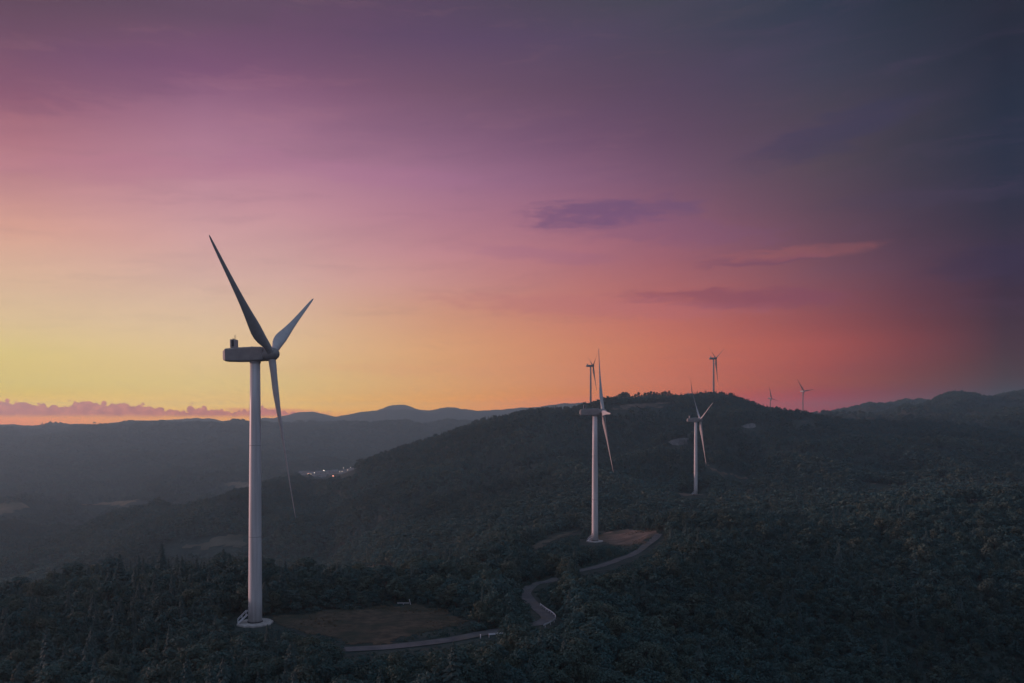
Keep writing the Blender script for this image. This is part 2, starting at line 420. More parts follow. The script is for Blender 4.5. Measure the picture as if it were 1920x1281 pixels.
def add_box(bm, lo, hi, mi=0, mat=None):
    v = [Vector((x, y, z)) for x in (lo[0], hi[0]) for y in (lo[1], hi[1]) for z in (lo[2], hi[2])]
    if mat is not None: v = [mat @ p for p in v]
    v = [bm.verts.new(p) for p in v]
    for f in ((0, 1, 3, 2), (4, 6, 7, 5), (0, 4, 5, 1), (2, 3, 7, 6), (0, 2, 6, 4), (1, 5, 7, 3)):
        bm.faces.new([v[i] for i in f]).material_index = mi


def add_rings(bm, rings, cap=True, mi=0, close=True):
    vs = [[bm.verts.new(p) for p in r] for r in rings]
    for a, b in zip(vs[:-1], vs[1:]):
        n = len(a)
        for i in range(n if close else n - 1):
            bm.faces.new((a[i], a[(i + 1) % n], b[(i + 1) % n], b[i])).material_index = mi
    if cap:
        bm.faces.new(list(reversed(vs[0]))).material_index = mi
        bm.faces.new(vs[-1]).material_index = mi
    return vs


def add_tube(bm, pts, radii, n=6, mi=0, cap=True):
    pts = [Vector(p) for p in pts]
    if isinstance(radii, (int, float)): radii = [radii] * len(pts)
    rings = []
    for i, p in enumerate(pts):
        d = (pts[min(i + 1, len(pts) - 1)] - pts[max(i - 1, 0)]).normalized()
        a = d.orthogonal().normalized() if abs(d.z) < 0.98 else Vector((1, 0, 0))
        a = (a - d * a.dot(d)).normalized(); b = d.cross(a)
        rings.append([p + radii[i] * (math.cos(t) * a + math.sin(t) * b) for t in [2 * math.pi * k / n for k in range(n)]])
    add_rings(bm, rings, cap, mi)


def add_lathe(bm, prof, n=32, mi=0, cap=True):
    add_rings(bm, [[Vector((r * math.cos(2 * math.pi * k / n), r * math.sin(2 * math.pi * k / n), z)) for k in range(n)] for r, z in prof], cap, mi)


# ---------------------------------------------------------------- terrain height
def hash2(ix, iy, seed):
    h = (ix.astype(np.int64) * 374761393 + iy.astype(np.int64) * 668265263 + seed * 1442695041) & 0xFFFFFFFF
    h = ((h ^ (h >> 13)) * 1274126177) & 0xFFFFFFFF
    return ((h ^ (h >> 16)) & 0xFFFFFF) / float(0xFFFFFF) * 2 - 1


def vnoise(x, y, seed=0):
    ix = np.floor(x); iy = np.floor(y); fx = x - ix; fy = y - iy
    fx = fx ** 3 * (fx * (fx * 6 - 15) + 10); fy = fy ** 3 * (fy * (fy * 6 - 15) + 10)
    a = hash2(ix, iy, seed); b = hash2(ix + 1, iy, seed); c = hash2(ix, iy + 1, seed); d = hash2(ix + 1, iy + 1, seed)
    return (a * (1 - fx) + b * fx) * (1 - fy) + (c * (1 - fx) + d * fx) * fy


def fbm(x, y, seed=0, octv=4):
    s = 0; a = 0.5
    for i in range(octv):
        s = s + a * vnoise(x * 2 ** i + 17.3 * i, y * 2 ** i - 9.1 * i, seed + i); a *= 0.5
    return s


def P(Y, y): return (Y, ZC - (y - YH) / F * Y)      # a point whose row in the photo is y, at depth Y
def Z(Y, z): return (Y, z)

COLS = {
    -260: [Z(60, 6), Z(100, 2), Z(170, -6), Z(280, -16), Z(380, -48), Z(600, -100), Z(900, -116), Z(1300, -118), Z(1700, -145), Z(2200, -150), Z(3000, -120), Z(4200, -60), Z(5500, -30), Z(7000, -80), Z(10000, -140), Z(14000, -220)],
    0: [Z(60, 6), Z(100, 3), Z(170, -4), Z(280, -12), Z(380, -45), Z(600, -100), Z(900, -114), P(1300, 987), Z(1700, -145), Z(2200, -150), Z(3000, -125), Z(4200, -62), Z(5500, -30), Z(7000, -80), Z(10000, -140), Z(14000, -220)],
    240: [Z(60, 6), Z(100, 3), Z(170, -2), Z(290, -7.5), Z(380, -38), Z(600, -95), P(900, 1040), P(1200, 966), Z(1500, -122), Z(2000, -150), Z(3000, -128), Z(4200, -62), Z(5500, -30), Z(7000, -80), Z(10000, -140), Z(14000, -220)],
    478: [Z(60, 6), Z(100, 4), Z(150, 0.5), Z(206, 0), Z(230, -0.5), Z(290, -6), Z(390, -38), Z(600, -84), P(850, 1032), P(1200, 938), P(1500, 926), Z(1900, -120), Z(2500, -150), Z(3500, -125), Z(4300, -62), Z(5500, -30), Z(7000, -80), Z(10000, -140), Z(14000, -220)],
    540: [Z(60, 6), Z(100, 4), Z(150, 0.5), Z(206, 0), Z(230, -1), Z(290, -9), Z(390, -40), Z(600, -80), P(850, 1030), P(1200, 932), P(1500, 920), Z(1900, -118), Z(2500, -152), Z(3200, -152), Z(4200, -70), Z(5500, -30), Z(7000, -80), Z(10000, -140), Z(14000, -220)],
    640: [Z(60, 7), Z(100, 4.5), Z(150, 1), Z(206, 0), Z(240, -2), Z(290, -13), Z(400, -42), Z(600, -78), P(800, 1042), P(1100, 962), P(1400, 942), Z(1750, -92), Z(2300, -148), P(3100, 893), Z(4000, -100), Z(5500, -30), Z(7000, -80), Z(10000, -140), Z(14000, -220)],
    720: [Z(60, 7), Z(100, 5), Z(150, 1.5), Z(206, 0), Z(240, -2.5), Z(290, -10), Z(400, -34), P(600, 1045), P(800, 1002), P(1000, 930), P(1200, 868), Z(1600, -60), Z(2300, -130), Z(3200, -150), Z(4000, -100), Z(5500, -30), Z(7000, -80), Z(10000, -140), Z(14000, -220)],
    800: [Z(60, 7), Z(100, 5), Z(150, 2), Z(206, 0), Z(245, -3), Z(300, -9), Z(420, -36), P(560, 1036), P(700, 985), P(900, 918), P(1150, 852), Z(1600, -40), Z(2200, -115), Z(3200, -140), Z(4000, -90), Z(5500, -30), Z(7000, -80), Z(10000, -140), Z(14000, -220)],
    960: [Z(60, 0), Z(100, 1), Z(160, 1.5), Z(206, 0), Z(260, -5), Z(330, -9), P(430, 1028), P(560, 988), P(740, 932), P(950, 868), P(1200, 812), Z(1650, 10), Z(2300, -85), Z(4000, -90), Z(5500, -30), Z(7000, -80), Z(10000, -140), Z(14000, -220)],
    1117: [Z(60, -8), Z(100, -6), Z(160, -2), Z(206, 0), Z(260, -2), Z(330, -7), Z(400, -12), Z(428, -12.2), Z(460, -13), P(560, 980), P(700, 936), P(900, 884), P(1150, 816), Z(1700, 36), Z(2500, -60), Z(4000, -80), Z(5500, -30), Z(7000, -80), Z(10000, -140), Z(14000, -220)],
    1200: [Z(60, -15), Z(100, -13), Z(160, -8), Z(206, -5), Z(260, -3), Z(320, -5), Z(390, -10.5), Z(450, -9.5), Z(480, -12), P(560, 978), P(700, 940), P(900, 890), P(1150, 818), Z(1800, 40), Z(2600, -50), Z(4000, -80), Z(5500, -30), Z(7000, -80), Z(10000, -140), Z(14000, -220)],
    1305: [Z(60, -22), Z(100, -20), Z(160, -14), Z(206, -9), Z(260, -5), Z(340, -3), Z(420, -4), Z(520, -16), Z(640, -20), Z(738, -16.7), P(850, 908), P(1000, 858), P(1200, 800), Z(1900, 35), Z(2600, -40), Z(4000, -80), Z(5500, -30), Z(7000, -80), Z(10000, -140), Z(14000, -220)],
    1450: [Z(60, -26), Z(100, -23), Z(200, -13), Z(300, -7), Z(450, -7), Z(650, -16), P(850, 890), P(1100, 840), P(1350, 806), Z(1900, 32), Z(2600, -30), Z(4000, -70), Z(5500, -30), Z(7000, -80), Z(10000, -140), Z(14000, -220)],
    1600: [Z(60, -27), Z(100, -25), Z(200, -14), Z(300, -7), Z(450, -5), Z(650, -11), P(900, 886), P(1200, 848), P(1600, 812), P(1900, 800), Z(2600, 5), Z(3200, -10), Z(4500, -60), Z(5500, -30), Z(7000, -80), Z(10000, -140), Z(14000, -220)],
    1760: [Z(60, -27), Z(100, -25), Z(200, -14), Z(300, -7), Z(450, 0), Z(650, -7), P(900, 884), P(1200, 846), P(1600, 806), P(1900, 780), Z(2600, 50), Z(3200, 10), Z(4500, -40), Z(5500, -30), Z(7000, -80), Z(10000, -140), Z(14000, -220)],
    1920: [Z(60, -27), Z(100, -25), Z(200, -14), Z(300, -7), Z(450, 1), Z(650, -6), P(900, 882), P(1200, 842), P(1600, 800), P(1900, 770), Z(2600, 80), Z(3200, 60), Z(4500, 0), Z(5500, -30), Z(7000, -80), Z(10000, -140), Z(14000, -220)],
    2300: [Z(60, -27), Z(100, -25), Z(200, -14), Z(300, -7), Z(450, 2), Z(650, -4), P(900, 880), P(1200, 838), P(1600, 795), P(1900, 765), Z(2600, 85), Z(3200, 60), Z(4500, 0), Z(5500, -30), Z(7000, -80), Z(10000, -140), Z(14000, -220)],
}
# skylines: (photo column, row of the bare ground), depth as a function of the column, front and back slope
RIDGES = [
    ([(-300, 1500), (400, 1200), (500, 1030), (560, 945), (620, 902), (640, 892), (700, 866), (760, 844), (800, 832), (850, 816), (900, 801), (960, 785), (1000, 778), (1060, 772), (1090, 767), (1120, 763), (1140, 757), (1200, 754), (1260, 751), (1300, 750),
      (1318, 748), (1340, 746), (1365, 748), (1400, 761), (1440, 773), (1470, 778), (1488, 790), (1520, 806), (1580, 845), (1700, 1000), (1900, 1300), (2300, 1500)], [(560, 1250), (700, 1200), (1000, 1260), (1180, 1400), (1338, 1430), (1480, 1500)], 0.17, 0.30, 5),
    ([(-300, 1500), (1000, 1400), (1200, 1100), (1380, 840), (1460, 806), (1490, 790), (1512, 784), (1540, 784), (1560, 782), (1600, 780), (1640, 778), (1680, 773), (1720, 764), (1745, 755), (1765, 746), (1795, 739), (1830, 743), (1850, 747), (1880, 741), (1920, 735), (2000, 728), (2300, 740)],
     [(1380, 2213), (1540, 2213), (1700, 2150), (1920, 2300)], 0.15, 0.25, 5),
    ([(-300, 1500), (1100, 1300), (1300, 1000), (1440, 830), (1480, 796), (1510, 781), (1530, 778), (1545, 780), (1570, 771), (1600, 767), (1635, 759), (1660, 758), (1690, 753), (1720, 752), (1745, 754), (1800, 762), (1900, 770), (2300, 790)], [(1440, 3900), (2300, 3900)], 0.16, 0.16, 6),
    ([(-300, 1600), (560, 1110), (700, 1008), (760, 972), (800, 951), (880, 924), (960, 902), (1040, 888), (1117, 876), (1180, 865), (1230, 856), (1262, 853), (1290, 861), (1330, 885), (1400, 940), (1600, 1200), (2300, 1600)],
     [(-300, 700), (560, 720), (960, 800), (1262, 900), (2300, 900)], 0.30, 0.22, 4),
    ([(-300, 1700), (600, 1190), (720, 1085), (780, 1050), (860, 1015), (950, 984), (1040, 962), (1100, 950), (1150, 955), (1220, 990), (1400, 1200), (2300, 1700)], [(-300, 560), (600, 570), (1000, 630), (2300, 650)], 0.28, 0.22, 4),
    ([(-300, 1060), (0, 1046), (90, 1038), (200, 1034), (300, 1022), (400, 1002), (480, 985), (540, 972), (600, 985), (700, 1040), (900, 1250), (2300, 1700)], [(-300, 900), (0, 880), (480, 960), (2300, 960)], 0.22, 0.25, 5),
    ([(-300, 799), (0, 798), (60, 797), (100, 795), (140, 796), (200, 800), (240, 799), (300, 797), (350, 795), (420, 797), (480, 797), (560, 795), (640, 794), (760, 796), (900, 793), (1100, 792), (1400, 800), (1700, 800), (2300, 800)], [(-300, 5600), (2300, 5600)], 0.12, 0.10, 8),
    ([(-300, 822), (0, 821), (200, 819), (400, 817), (560, 815), (700, 818), (900, 815), (1200, 815), (2300, 820)], [(-300, 4900), (2300, 4700)], 0.10, 0.10, 10),
    ([(-300, 838), (0, 842), (120, 848), (300, 838), (480, 842), (620, 846), (800, 836), (1000, 840), (2300, 850)], [(-300, 4000), (400, 3900), (2300, 4100)], 0.09, 0.10, 12),
    ([(-300, 800), (150, 801), (200, 797), (265, 793), (310, 790), (355, 786), (400, 789), (470, 792), (490, 789), (525, 783), (578, 775), (600, 778), (632, 783), (665, 778), (700, 775), (760, 776), (800, 772), (850, 771),
      (900, 770), (960, 766), (1010, 762), (1060, 757), (1100, 755), (1200, 760), (1400, 776), (1490, 780), (1540, 777), (1600, 782), (1800, 790), (2300, 795)], [(-300, 8600), (2300, 8600)], 0.12, 0.12, 8),
    ([(-300, 812), (500, 800), (640, 786), (700, 770), (720, 768), (742, 763.5), (770, 766), (800, 770), (835, 768), (855, 767), (880, 771), (960, 768), (1000, 764), (1060, 762), (1200, 770), (1500, 790), (2300, 800)], [(-300, 10400), (2300, 10400)], 0.15, 0.15, 8),
]
def nearer(Y):      # the far ranges stand this far off
    return np.interp(Y, [0, 2300, 4000, 5600, 8600, 10400, 14000], [0, 2300, 3300, 4200, 6000, 7000, 8100])


FAR = 8000.0
PXG = np.arange(-260, 2301, 8.0)
LYG = np.log(np.geomspace(60, FAR, 400))
_ck = sorted(COLS)
COLS = {k: [(float(nearer(Y)), ZC + (z - ZC) * float(nearer(Y)) / Y) for Y, z in v] for k, v in COLS.items()}
_base = np.array([pchip(np.log([p[0] for p in COLS[k]]), np.array([p[1] for p in COLS[k]]), LYG) for k in _ck])
GRID = pchip(_ck, _base, PXG)
RID = []
for sky_, dep_, sf, sb, k in RIDGES:
    row = pchip([p[0] for p in sky_], np.array([p[1] for p in sky_], float), PXG)
    dep = pchip([p[0] for p in dep_], np.array([p[1] for p in dep_], float), PXG) if len(dep_) > 2 else np.interp(PXG, [p[0] for p in dep_], [p[1] for p in dep_])
    dep = nearer(dep)
    RID.append((ZC - (row - YH) / F * dep, dep, sf, sb, k))

BED = []    # the graded road bed: corner, weight and level on a 1 m grid
PADS = []   # x, y, z, radius flattened around each turbine


def height(x, y):
    x = np.asarray(x, float); y = np.asarray(y, float)
    r = np.hypot(x, y); az = np.arctan2(x, y)
    azc = np.clip(az, math.atan((PXG[0] - 960) / F), math.atan((PXG[-1] - 960) / F))
    px = 960 + F * np.tan(azc); Y = np.clip(r * np.cos(azc), 60, FAR - 1)
    fx = np.clip((px - PXG[0]) / 8.0, 0, len(PXG) - 1.001); ix = fx.astype(int); tx = fx - ix
    fy = np.clip((np.log(Y) - LYG[0]) / (LYG[1] - LYG[0]), 0, len(LYG) - 1.001); iy = fy.astype(int); ty = fy - iy
    h = (GRID[ix, iy] * (1 - tx) + GRID[ix + 1, iy] * tx) * (1 - ty) + (GRID[ix, iy + 1] * (1 - tx) + GRID[ix + 1, iy + 1] * tx) * ty
    # spurs and hollows in the wooded slopes, none where the skyline or the near ground is set
    amp = np.clip((Y - 420) / 500, 0, 1)
    sp = fbm(x / 190 + 3, y / 260, 11, 4)
    rid = 1 - np.abs(fbm(x / 240 + y / 700, y / 600 - x / 900, 23, 3)) * 2.2
    h = h + amp * (sp * 18 + (rid - 0.6) * 34) * np.clip(Y / 900, 0.6, 2.2)
    for zc, dep, sf, sb, k in RID:
        zz = zc[ix] * (1 - tx) + zc[ix + 1] * tx; dd = dep[ix] * (1 - tx) + dep[ix + 1] * tx
        # rounded crest, then a slope broken by spurs
        t = Y - dd
        wl = dd / 9.0
        u = np.abs(t)
        fall = np.where(t < 0, sf, sb) * (np.sqrt(u * u + (wl * 0.25) ** 2) - wl * 0.25)
        dis = np.clip(u / (dd * 0.10), 0, 1)
        rr = zz - fall + dis * (fbm(x / (dd * 0.11), y / (dd * 0.11), 31 + int(k), 4)) * dd * 0.022 + fbm(px / 16.0, Y * 0, 57 + int(k), 3) * dd * 0.0011
        q = np.clip((k - np.abs(h - rr)) / k, 0, 1)
        h = np.maximum(h, rr) + q * q * k / 4
    h = h + fbm(x / 22, y / 22, 5, 3) * np.clip((r - 30) / 200, 0.0, 1) * 0.9
    if BED:
        x0, y0, W_, Z_ = BED[0]
        m = (x > x0) & (x < x0 + W_.shape[0] - 2) & (y > y0) & (y < y0 + W_.shape[1] - 2)
        if m.any():
            gx = x[m] - x0; gy = y[m] - y0; i = gx.astype(int); j = gy.astype(int); a = gx - i; b = gy - j
            bl = lambda G: (G[i, j] * (1 - a) + G[i + 1, j] * a) * (1 - b) + (G[i, j + 1] * (1 - a) + G[i + 1, j + 1] * a) * b
            ww = bl(W_); h = np.array(h); h[m] = h[m] * (1 - ww) + bl(Z_) * ww
    for (cx, cyy, cz, rad) in PADS:
        d = np.hypot(x - cx, y - cyy)
        t = np.clip((rad * 2.2 - d) / (rad * 1.2), 0, 1); t = t * t * (3 - 2 * t)
        h = h * (1 - t) + cz * t
    return h


def at(px, py, Y): return ((px - 960) / F * Y, Y, ZC - (py - YH) / F * Y)


# ---------------------------------------------------------------- turbine places (photo column, hub row, depth, tower height)
def spot(px, hub, Y, H):
    x, y, z = at(px, hub, Y)
    return (x, y, z - H)

HT = 65.0
#        px      hub    Y     H     yaw   tilt  phase  R    cone
TURB = [
    (478.5, 664.5, 206, 65.0, -3.9, 7.0, 33.5, 39.9, 1.5),
    (1115.5, 772.5, 428, 65.0, -4.5, 6.8, -1.4, 38.0, 2.2),
    (1304.5, 787.5, 738, 65.0, 1.3, 5.7, 21.4, 40.0, 2.9),
    (1338.0, 672.3, 1420, 65.0, 8.9, 6.9, 21.6, 39.7, 1.0),
    (1107.5, 686.2, 1360, 65.0, 9.7, 7.0, 30.9, 39.9, 0.7),
    (1294.5, 739.0, 1750, 65.0, 4.0, 6.0, -24.0, 39.7, 1.0),
    (1444.5, 747.5, 2500, 65.0, -45.0, 4.0, 72.0, 39.0, 1.0),
    (1505.5, 733.9, 2213, 65.0, -58.0, 5.0, 52.3, 39.3, 0.0),
]
PLACES = [spot(*t[:4]) for t in TURB]
for (x, y, z), rad in zip(PLACES, (8, 9, 9, 12, 10, 12, 12, 14)):
    PADS.append((x, y, z, rad))


def ground_hit(px, py, y0=95.0, y1=7900.0):
    Ys = np.geomspace(y0, y1, 2600)
    xs = (px - 960) / F * Ys; zs = ZC - (py - YH) / F * Ys
    g = height(xs, Ys) >= zs
    i = int(np.argmax(g)) if g.any() else len(Ys) - 1
    return np.array([xs[i], Ys[i]])


def catmull(pts, n=12):
    pts = np.array(pts, float)
    p = np.vstack([2 * pts[0] - pts[1], pts, 2 * pts[-1] - pts[-2]])
    out = []
    for i in range(1, len(p) - 2):
        for t in np.linspace(0, 1, n, endpoint=False):
            out.append(0.5 * (2 * p[i] + (p[i + 1] - p[i - 1]) * t + (2 * p[i - 1] - 5 * p[i] + 4 * p[i + 1] - p[i + 2]) * t ** 2 + (3 * p[i] - p[i - 1] - 3 * p[i + 1] + p[i + 2]) * t ** 3))
    out.append(p[-2])
    return np.array(out)


ROAD_PX = [(560, 1222), (655, 1219), (735, 1214), (830, 1203), (900, 1190), (950, 1181), (985, 1174), (1010, 1170), (1027, 1162), (1026, 1155), (1012, 1143), (992, 1126), (985, 1112), (1000, 1098), (1035, 1088), (1080, 1072), (1130, 1060), (1175, 1045), (1205, 1028), (1226, 1012), (1236, 1001)]
road_c = catmull([ground_hit(*p) for p in ROAD_PX], 14)




def grade_road(c):
    z = height(c[:, 0], c[:, 1]); z = np.convolve(np.pad(z, 12, mode='edge'), np.hanning(27)[1:-1] / np.hanning(27).sum(), 'valid')
    lo = np.floor(c.min(0) - 14); n = (np.ceil(c.max(0) + 14) - lo).astype(int)
    X, Yy = np.meshgrid(lo[0] + np.arange(n[0]), lo[1] + np.arange(n[1]), indexing='ij')
    d2 = np.full(X.shape, 1e9); zz = np.zeros(X.shape)
    for (a, b), q in zip(c, z):
        e = (X - a) ** 2 + (Yy - b) ** 2; m = e < d2; d2[m] = e[m]; zz[m] = q
    t = np.clip((9.0 - np.sqrt(d2)) / 5.0, 0, 1)
    BED.append((lo[0], lo[1], t * t * (3 - 2 * t), zz))


seg_ = np.concatenate([[0], np.cumsum(np.linalg.norm(np.diff(road_c, axis=0), axis=1))])
q_ = np.arange(0, seg_[-1], 1.0)
road_c = np.column_stack([np.interp(q_, seg_, road_c[:, 0]), np.interp(q_, seg_, road_c[:, 1])])
grade_road(road_c)


# ---------------------------------------------------------------- terrain sheet (one polar sheet, fine in view, to the horizon all round)
def build_terrain():
    fine = np.radians(np.arange(-37.5, 37.51, 0.13))
    coarse = np.radians(np.arange(37.5 + 3, 360 - 37.5 - 1, 4.0))
    azs = np.concatenate([fine, coarse])
    rs = np.concatenate([[12, 25, 40, 60], np.geomspace(80, 7990, 600)])
    A, RR = np.meshgrid(azs, rs)
    X = RR * np.sin(A); Yy = RR * np.cos(A)
    Zz = height(X, Yy)
    n, m = A.shape
    verts = np.stack([X, Yy, Zz], -1).reshape(-1, 3)
    c0 = height(np.array([0.0]), np.array([1.0]))[0]
    verts = np.vstack([verts, [[0, 0, c0]]])
    i, j = np.meshgrid(np.arange(n - 1), np.arange(m), indexing='ij')
    j2 = (j + 1) % m
    quads = np.stack([i * m + j, i * m + j2, (i + 1) * m + j2, (i + 1) * m + j], -1).reshape(-1, 4)[:, ::-1]
    tri = np.stack([np.full(m, n * m), np.arange(m), (np.arange(m) + 1) % m], -1)[:, ::-1]
    me = bpy.data.meshes.new('ground')
    loops = np.concatenate([quads.ravel(), tri.ravel()])
    me.vertices.add(len(verts)); me.vertices.foreach_set('co', verts.ravel())
    me.loops.add(len(loops)); me.loops.foreach_set('vertex_index', loops)
    nf = len(quads) + len(tri)
    starts = np.concatenate([np.arange(len(quads)) * 4, len(quads) * 4 + np.arange(len(tri)) * 3])
    me.polygons.add(nf); me.polygons.foreach_set('loop_start', starts)
    me.update(calc_edges=True); me.validate()
    me.polygons.foreach_set('use_smooth', np.ones(nf, bool))
    o = link('hills', me, M['terrain'])
    tag(o, 'dark rolling wooded hills and valley running out to the horizon', kind='structure')


build_terrain()

# ---------------------------------------------------------------- haze
bm = bmesh.new()
add_box(bm, (-8200, -8200, -215), (8200, 8200, 197))
haze = obj('haze', bm, [])
hm = bpy.data.materials.new('haze_air'); hm.use_nodes = True
hm.node_tree.nodes.clear()
pv = hm.node_tree.nodes.new('ShaderNodeVolumePrincipled')
pv.inputs['Color'].default_value = (0.53, 0.84, 1.0, 1)
pv.inputs['Density'].default_value = HAZE_DENSITY
pv.inputs['Anisotropy'].default_value = 0.38
ho = hm.node_tree.nodes.new('ShaderNodeOutputMaterial')
hm.node_tree.links.new(pv.outputs[0], ho.inputs['Volume'])
haze.data.materials.append(hm)
tag(haze, 'thin dusk haze lying over the valley and far hills', kind='stuff')

# ---------------------------------------------------------------- cleared ground, road, fields (draped sheets)
KEEP = []    # (photo polygon, far depth): places the photo shows uncovered; no tree stands on or right in front of them


def inside(poly, x, y):
    x = np.asarray(x, float); y = np.asarray(y, float)
    r = np.zeros(x.shape, bool); n = len(poly)
    for i in range(n):
        x1, y1 = poly[i]; x2, y2 = poly[(i + 1) % n]
        if y1 == y2: continue
        c = ((y1 > y) != (y2 > y)) & (x < (x2 - x1) * (y - y1) / (y2 - y1) + x1)
        r ^= c
    return r


def drape(name, label, poly_px, mat, lift, step, rough=1.0, keep=True, hits=None):
    w = np.array(hits) if hits is not None else np.array([ground_hit(*p) for p in poly_px])
    w = w[w[:, 1] < np.median(w[:, 1]) * 1.3]
    lo = w.min(0) - step; hi = w.max(0) + step
    nx = max(2, int((hi[0] - lo[0]) / step)); ny = max(2, int((hi[1] - lo[1]) / step))
    gx = lo[0] + np.arange(nx + 1) * step; gy = lo[1] + np.arange(ny + 1) * step
    X, Yy = np.meshgrid(gx, gy, indexing='ij')
    X = X + rng.uniform(-.3, .3, X.shape) * step; Yy = Yy + rng.uniform(-.3, .3, X.shape) * step
    s = max(step * 5, 4)
    wob = rough * step * 4.5
    ins = inside([tuple(p) for p in w], X + fbm(X / s, Yy / s, 3, 3) * wob, Yy + fbm(X / s + 40, Yy / s, 4, 3) * wob)
    cell = ins[:-1, :-1] & ins[1:, :-1] & ins[:-1, 1:] & ins[1:, 1:]
    H = height(X, Yy) + lift
    used = -np.ones(X.shape, int); vs = []; fs = []
    for a, b in zip(*np.nonzero(cell)):
        f = []
        for (p, q) in ((a, b), (a + 1, b), (a + 1, b + 1), (a, b + 1)):
            if used[p, q] < 0:
                used[p, q] = len(vs); vs.append((X[p, q], Yy[p, q], H[p, q]))
            f.append(int(used[p, q]))
        fs.append(f)
    me = bpy.data.meshes.new(name); me.from_pydata(vs, [], fs); me.update()
    o = link(name, me, mat, smooth=True)
    tag(o, label, kind='structure')
    if keep: KEEP.append((poly_px, float(w[:, 1].max()) + step))
    return o


CLEAR1 = [(500, 1158), (530, 1154), (575, 1152), (625, 1143), (665, 1145), (715, 1136), (752, 1139), (776, 1132), (800, 1141), (836, 1144), (850, 1156), (884, 1163), (868, 1174), (822, 1180), (800, 1190), (748, 1197), (728, 1208), (668, 1211), (648, 1204), (612, 1192), (572, 1190), (548, 1178), (512, 1176)]
drape('clearing', 'brown grassy clearing right of the tallest turbine', CLEAR1, M['drygrass'], 0.12, 0.6)
CLEAR2 = [(1099, 1011), (1108, 1003), (1122, 1004), (1142, 997), (1156, 999), (1174, 992), (1196, 996), (1226, 995), (1234, 1002), (1216, 1012), (1208, 1023), (1190, 1021), (1176, 1029), (1160, 1023), (1148, 1024), (1132, 1016)]
drape('clearing', 'reddish brown field beside the second turbine', CLEAR2, M['soil'], 0.15, 0.9)
drape('field', 'brown field in the valley at the left edge', [(-30, 948), (40, 946), (84, 948), (66, 956), (24, 966), (-30, 968)], M['field'], 1.6, 8, 0.3)
drape('field', 'long narrow pale field in the left valley', [(148, 950), (180, 945), (212, 941), (250, 938), (288, 943), (252, 946), (204, 950), (166, 954)], M['field'], 1.6, 8, 0.3)
drape('field', 'small pale clearing left of the knoll, in the valley', [(415, 906), (445, 903), (470, 904), (466, 912), (440, 915), (425, 912)], M['field'], 1.5, 9, 0.3)
drape('slope', 'pale cleared slope below the knoll, left of the tall turbine tower', [(305, 1032), (330, 1022), (370, 1012), (420, 1006), (465, 1003), (480, 1012), (470, 1026), (420, 1034), (340, 1036)], M['pale'], 0.8, 5)
drape('hilltop', 'bare brown hilltop with a pale track', [(1141, 774), (1148, 769), (1160, 762), (1176, 758.5), (1200, 758), (1215, 757.5), (1240, 755.8), (1262, 754), (1262, 757), (1238, 759.5), (1243, 764), (1230, 767), (1212, 762.5), (1190, 766), (1165, 769)], M['soil'], 0.9, 2.5)
drape('dirt_track', 'thin brown dirt track right of the third turbine', [(1322, 868), (1328, 872), (1338, 879), (1352, 886), (1366, 890), (1384, 893), (1402, 895), (1402, 899), (1380, 897), (1360, 894), (1344, 888), (1332, 880), (1322, 872)], M['soil'], 0.5, 1.6)
drape('clearing', 'bare strip at the third turbine base', [(1272, 929), (1282, 925), (1316, 925), (1322, 929), (1300, 932), (1280, 932)], M['soil'], 0.4, 1.6)
drape('bare_ground', 'small bare earth patch on the far right slope', [(1748, 901), (1757, 898), (1782, 896), (1780, 899), (1755, 903)], M['soil'], 0.6, 2.5)
drape('bare_ground', 'faint bare strip on the right slope, below another patch', [(1785, 938), (1815, 936), (1838, 934), (1836, 940), (1815, 942), (1790, 940)], M['soil'], 0.6, 2.5)
drape('forest_path', 'faint earth path crossing the right slope', [(1615, 906), (1650, 909), (1690, 912), (1722, 911), (1722, 913.5), (1690, 915), (1650, 912.5), (1615, 909)], M['soil'], 0.6, 2.5)
drape('bare_ground', 'bare ground at the saddle below the far turbine', [(1490, 791), (1505, 787), (1525, 785.5), (1530, 788), (1512, 791), (1498, 794)], M['soil'], 0.8, 6)
drape('grass_verge', 'lighter grassy ridge left of the second turbine', [(985, 1030), (1010, 1016), (1040, 1004), (1075, 994), (1090, 991), (1078, 1000), (1040, 1014), (1005, 1032)], M['pale'], 0.3, 1.5)
drape('scrub_patch', 'small pale scrub patch beyond the foreground trees', [(680, 1072), (705, 1068), (740, 1064), (748, 1067), (715, 1074), (690, 1078)], M['pale'], 0.4, 1.5)


def ribbon(name, label, c, width, mat, lift, kind='structure', offset=0.0):
    t = np.gradient(c, axis=0); t /= np.linalg.norm(t, axis=1)[:, None]
    nrm = np.stack([t[:, 1], -t[:, 0]], 1)
    cols = np.linspace(-width / 2, width / 2, 5) + offset
    g = [c + nrm * k for k in cols]
    V = []; 
    for k, q in enumerate(g):
        hgt = height(q[:, 0], q[:, 1])
        ker = np.ones(9) / 9
        hs = np.convolve(np.pad(hgt, 4, mode='edge'), ker, 'valid')
        V.append(np.column_stack([q, hgt + lift]))
    n = len(c); vs = np.vstack(V)
    fs = [(k * n + i, k * n + i + 1, (k + 1) * n + i + 1, (k + 1) * n + i) for k in range(4) for i in range(n - 1)]
    me = bpy.data.meshes.new(name); me.from_pydata(vs.tolist(), [], fs); me.update()
    o = link(name, me, mat, smooth=True)
    tag(o, label, kind=kind)
    return o


